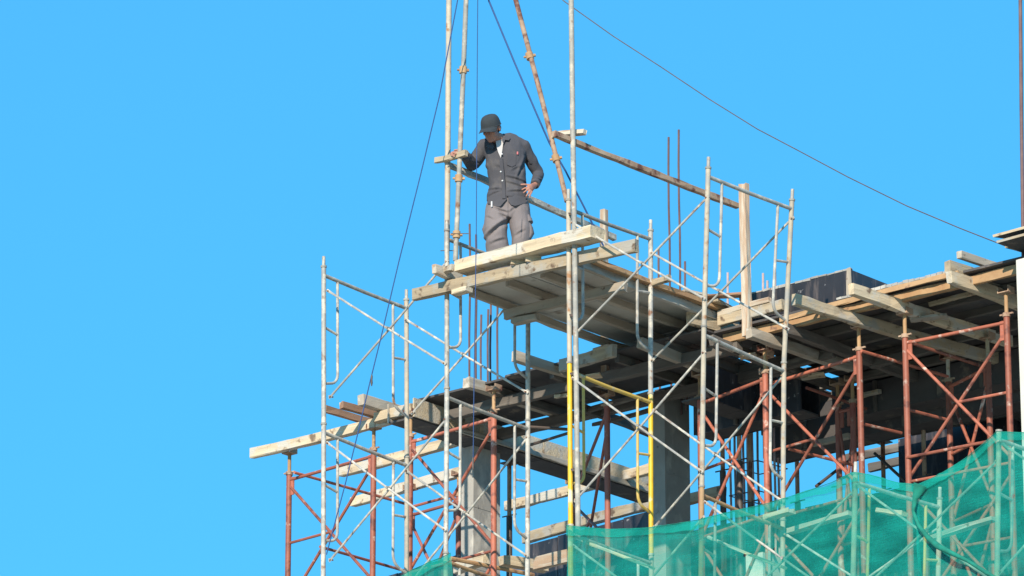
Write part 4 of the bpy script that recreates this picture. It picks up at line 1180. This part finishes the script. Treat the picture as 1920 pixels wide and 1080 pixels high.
fw = wrinkle(0.005, 8, (1.3, 1, 0.8), 3)
fc_ = creases([((986, 294), (973, 330), .020, .014), ((985, 339), (950, 333), .014, .011), ((981, 350), (951, 343), .013, .010), ((917, 352), (943, 357), .013, .010),
               ((917, 364), (940, 359), .012, .009), ((953, 361), (982, 357), .012, .010), ((901, 296), (912, 312), .014, .012), ((985, 288), (1000, 313), .012, .012),
               ((999, 322), (1015, 325), .010, .010), ((1000, 334), (1016, 331), .009, .009), ((928, 312), (941, 318), .006, .014), ((960, 322), (978, 312), .007, .012),
               ((890, 292), (902, 302), .010, .010), ((880, 303), (893, 300), .009, .010)])
def shirt_fn(co):
    d = fw(co)
    d += fc_(co)
    return d
shirt = body_obj("shirt", remesh("shirt", sh_, 0.0075, 3, shirt_fn), 'shirt', man)

tr = MB()
tr.ring_tube([P(952, 366, 0.0), P(952, 385, 0.0), P(952, 402, 0.0), P(952, 414, 0.0)], [(0.175, 0.115), (0.192, 0.13), (0.185, 0.13), (0.09, 0.11)], 20, xdir=XD)
tr.ring_tube([P(932, 385, 0.0), P(931, 410, 0.02), P(929, 432, 0.045), P(930, 446, 0.035), P(934, 470, 0.0), P(935, 500, -0.01), P(936, 527, 0.0)],
             [(0.10, 0.12), (0.108, 0.12), (0.108, 0.112), (0.104, 0.105), (0.107, 0.105), (0.10, 0.10), (0.09, 0.10)], 18, xdir=XD)
tr.ring_tube([P(972, 385, 0.0), P(974, 410, 0.01), P(977, 432, 0.03), P(978, 446, 0.02), P(976, 468, -0.01), P(975, 500, -0.02), P(974, 524, -0.02)],
             [(0.10, 0.12), (0.102, 0.115), (0.094, 0.105), (0.088, 0.098), (0.086, 0.098), (0.086, 0.095), (0.085, 0.095)], 18, xdir=XD)
ft_ = wrinkle(0.005, 7, (1.2, 1, 0.8), 11)
fd_ = creases([((928, 391), (949, 398), .016, .011), ((936, 402), (950, 406), .013, .010), ((951, 413), (931, 430), .026, .018), ((933, 428), (911, 446), .026, .018),
               ((980, 414), (979, 443), .012, .010), ((956, 398), (968, 388), .008, .012), ((968, 440), (984, 432), .010, .012), ((922, 456), (946, 448), .010, .014), ((912, 405), (925, 414), .008, .012)])
def trouser_fn(co):
    d = ft_(co)
    x, z = co.dot(RT), co.z
    d += fd_(co)
    d -= 0.008 * math.exp(-((x + 0.005) / 0.008) ** 2) * (1 if z > 0.64 else 0)
    return d
trous = body_obj("trousers", remesh("trousers", tr, 0.0075, 3, trouser_fn), 'trousers', man)


def cloth_part(name, mb, mat, parent, ang=60):
    return obj(name, mb, mat, parent, origin=BASE, ang=ang)


# hem of the shirt: two curved tails hanging over the trousers
mb = MB()
for (pa, ctrl) in (((914, 372), [(914, 378), (921, 381), (930, 386), (938, 387), (945, 379), (950, 374)]), ((953, 374), [(953, 377), (958, 384), (966, 386), (976, 382), (986, 377), (989, 373)])):
    top_ = [P(q[0], 366, 0.135) for q in ctrl]
    low_ = [P(q[0], q[1], 0.148) for q in ctrl]
    b0 = len(mb.v)
    for a_, c_ in zip(top_, low_):
        k_ = abs(((a_ - BASE).dot(RT) + 0.02) / 0.19)
        sh2 = -FC * (0.10 * max(0, k_ - 0.35) ** 1.4)
        mb.v += [a_ + sh2, c_ + sh2, c_ + sh2 - FC * 0.012, a_ + sh2 - FC * 0.012]
    for i in range(len(ctrl) - 1):
        for j in range(4):
            p_, q_ = b0 + i * 4 + j, b0 + i * 4 + (j + 1) % 4
            mb.f.append((p_, q_, q_ + 4, p_ + 4))
    mb.f.append((b0, b0 + 1, b0 + 2, b0 + 3)); e_ = b0 + (len(ctrl) - 1) * 4
    mb.f.append((e_ + 3, e_ + 2, e_ + 1, e_))
cloth_part("shirt_tail", mb, 'shirt', shirt)
# placket, collar flaps, cuff, buttons, tag
mb = MB()
pl_pts = [(939, 296), (941, 315), (943, 335), (944, 355), (945, 372)]
b0 = len(mb.v)
for (x, y) in pl_pts:
    f_ = 0.172 if y < 320 else (0.160 if y < 340 else 0.150)
    for dx, df in ((-3.2, -.006), (3.2, -.006), (3.2, .002), (-3.2, .002)):
        mb.v.append(P(x + dx, y, f_ + df))
for i in range(len(pl_pts) - 1):
    for j in range(4):
        p_, q_ = b0 + i * 4 + j, b0 + i * 4 + (j + 1) % 4
        mb.f.append((p_, q_, q_ + 4, p_ + 4))
cloth_part("placket", mb, 'shirt', shirt)
for (x, y, f_) in ((941, 289, .178), (939, 322, .172), (942, 339, .162)):
    c_ = P(x, y, f_)
    cloth_part("button", MB().ellipsoid(c_, (.0085, .0085, .0085), None, 8, 6), 'button', shirt)
cloth_part("pink_tag", MB().box(P(970.5, 288, .15) - Vector((.004, .006, .008)), P(970.5, 286, .15) + Vector((.004, .006, .008))), 'pink', shirt)
cloth_part("white_tag", MB().box(P(922, 383, .13) - Vector((.005, .006, .025)), P(922, 380, .13) + Vector((.006, .006, .012))), 'button', trous)


def slab_poly(pts_, th):
    m2 = MB()
    f_ = [Vector(p_) for p_ in pts_]
    k_ = len(f_)
    m2.v = f_ + [p_ - FC * th for p_ in f_]
    m2.f.append(tuple(range(k_)))
    m2.f.append(tuple(range(2 * k_ - 1, k_ - 1, -1)))
    for i in range(k_):
        j = (i + 1) % k_
        m2.f.append((i, i + k_, j + k_, j))
    return m2


cloth_part("collar", slab_poly([P(943, 250, .12), P(950, 252, .10), P(957, 259, .135), P(954, 263, .160), P(947, 262, .165), P(944, 270, .172), P(941, 262, .160)], 0.010), 'shirt', shirt, 30)
cloth_part("collar", slab_poly([P(916, 262, .13), P(911, 262, .11), P(908, 268, .13), P(914, 276, .160), P(924, 280, .172), P(927, 274, .172), P(922, 267, .165)], 0.010), 'shirt', shirt, 30)
cloth_part("undershirt", slab_poly([P(929, 262, .150), P(943, 255, .135), P(943.5, 268, .168), P(941.5, 284, .172), P(939, 296, .172), P(934, 285, .173), P(931, 274, .172)], 0.012), 'vest', man, 30)
mb = MB().ring_tube([lerp(elr, wrr, 0.80), lerp(elr, wrr, 0.97)], [0.047, 0.044], 14)
cloth_part("cuff", mb, 'shirt', shirt)
mb = MB().ring_tube([lerp(ell, wrl, 0.82), lerp(ell, wrl, 0.97)], [0.045, 0.042], 14)
cloth_part("cuff", mb, 'shirt', shirt)
# chest and cargo pockets
cloth_part("chest_pocket", slab_poly([P(951, 288, .166), P(968, 289, .150), P(967, 309, .150), P(960, 313, .157), P(951, 309, .164)], 0.012), 'shirt', shirt, 30)
mb = MB().ring_tube([P(990, 418, 0.03), P(993, 428, 0.03), P(995, 438, 0.025), P(992, 447, 0.02)], [(0.022, 0.055), (0.032, 0.062), (0.034, 0.062), (0.022, 0.055)], 12, xdir=XD)
cloth_part("cargo_pocket", mb, 'trousers', trous)
mb = MB().ring_tube([P(989, 407, 0.03), P(992, 414, 0.035), P(993, 418, 0.035)], [(0.026, 0.058), (0.032, 0.066), (0.034, 0.068)], 12, xdir=XD)
cloth_part("pocket_flap", mb, 'trousers', trous)
mb = MB().ring_tube([P(911, 420, 0.02), P(909, 430, 0.02), P(911, 441, 0.015)], [(0.018, 0.05), (0.026, 0.06), (0.018, 0.05)], 12, xdir=XD)
cloth_part("cargo_pocket", mb, 'trousers', trous)
# boots
for a_ in (P(936, 527, 0.0), P(974, 524, -0.02)):
    z0 = BASE.z + 0.002
    a_.z = z0 + 0.10
    mb = MB().ring_tube([Vector((a_.x, a_.y, z0 + .13)), Vector((a_.x, a_.y, z0 + 0.06)), Vector((a_.x, a_.y, z0 + 0.002))], [0.054, 0.056, 0.058], 12)
    t0 = Vector((a_.x, a_.y, z0 + 0.045))
    mb.ring_tube([t0 - FC * 0.07, t0, t0 + FC * 0.10, t0 + FC * 0.20], [(0.042, 0.04), (0.05, 0.043), (0.052, 0.04), (0.03, 0.025)], 12, xdir=RT)
    cloth_part("boot", mb, 'boot', man)
# cap: crown, band line and peak
mb = MB()
nu, nv = 28, 8
for i in range(nv + 1):
    ph_ = math.pi / 2 * i / nv
    for j in range(nu):
        a_ = 2 * math.pi * j / nu
        r_ = math.cos(ph_) ** 0.48
        zz = 0.108 * math.sin(ph_)
        yy = math.sin(a_) * 0.106 * r_
        mb.v.append(H(math.cos(a_) * 0.092 * r_, -0.012 + yy, 0.028 + zz * (1.0 - 0.06 * (yy / 0.1))))
for i in range(nv):
    for j in range(nu):
        p_, q_ = i * nu + j, i * nu + (j + 1) % nu
        mb.f.append((p_, q_, q_ + nu, p_ + nu))
mb.f.append(tuple(range(nu))[::-1])
cap = cloth_part("cap", mb, 'cap', man)
mb = MB()
nu = 14
for layer, dz in ((0, 0.0), (1, -0.005)):
    for i in range(nu + 1):
        a_ = math.radians(24 + 132 * i / nu)
        mb.v.append(H(math.cos(a_) * 0.090, -0.012 + math.sin(a_) * 0.100, 0.034 + dz))
        ex = 0.098 * math.sin(a_) ** 0.7
        mb.v.append(H(math.cos(a_) * 0.094, 0.0 + math.sin(a_) * 0.100 + ex, 0.020 - 0.030 * (math.cos(a_) ** 2) + dz))
st = 2 * (nu + 1)
for i in range(nu):
    a_ = i * 2
    mb.f.append((a_, a_ + 1, a_ + 3, a_ + 2))
    mb.f.append((st + a_ + 2, st + a_ + 3, st + a_ + 1, st + a_))
    mb.f.append((a_ + 1, st + a_ + 1, st + a_ + 3, a_ + 3))
    mb.f.append((a_ + 2, st + a_ + 2, st + a_, a_))
cloth_part("peak", mb, 'cap', cap)
mb = MB().ring_tube([H(math.cos(t_) * 0.0935, -0.012 + math.sin(t_) * 0.1075, 0.035) for t_ in [2 * math.pi * i / 28 for i in range(29)]], [(0.0015, 0.004)] * 29, 6, cap=False, xdir=None)
cloth_part("cap_band", mb, 'cap', cap)
cloth_part("cap_button", MB().ellipsoid(H(0, -0.012, 0.136), (.008, .008, .005), HR, 8, 6), 'cap', cap)
mb = MB()
for s in (-1, 1):
    mb.ellipsoid(H(s * 0.030, 0.083, 0.006), (0.010, 0.006, 0.005), HR, 8, 6)
cloth_part("eyes", mb, 'hair', man)
mb = MB().ellipsoid(H(0, -0.045, 0.0), (0.079, 0.075, 0.055), HR, 16, 10)
cloth_part("hair", mb, 'hair', man)
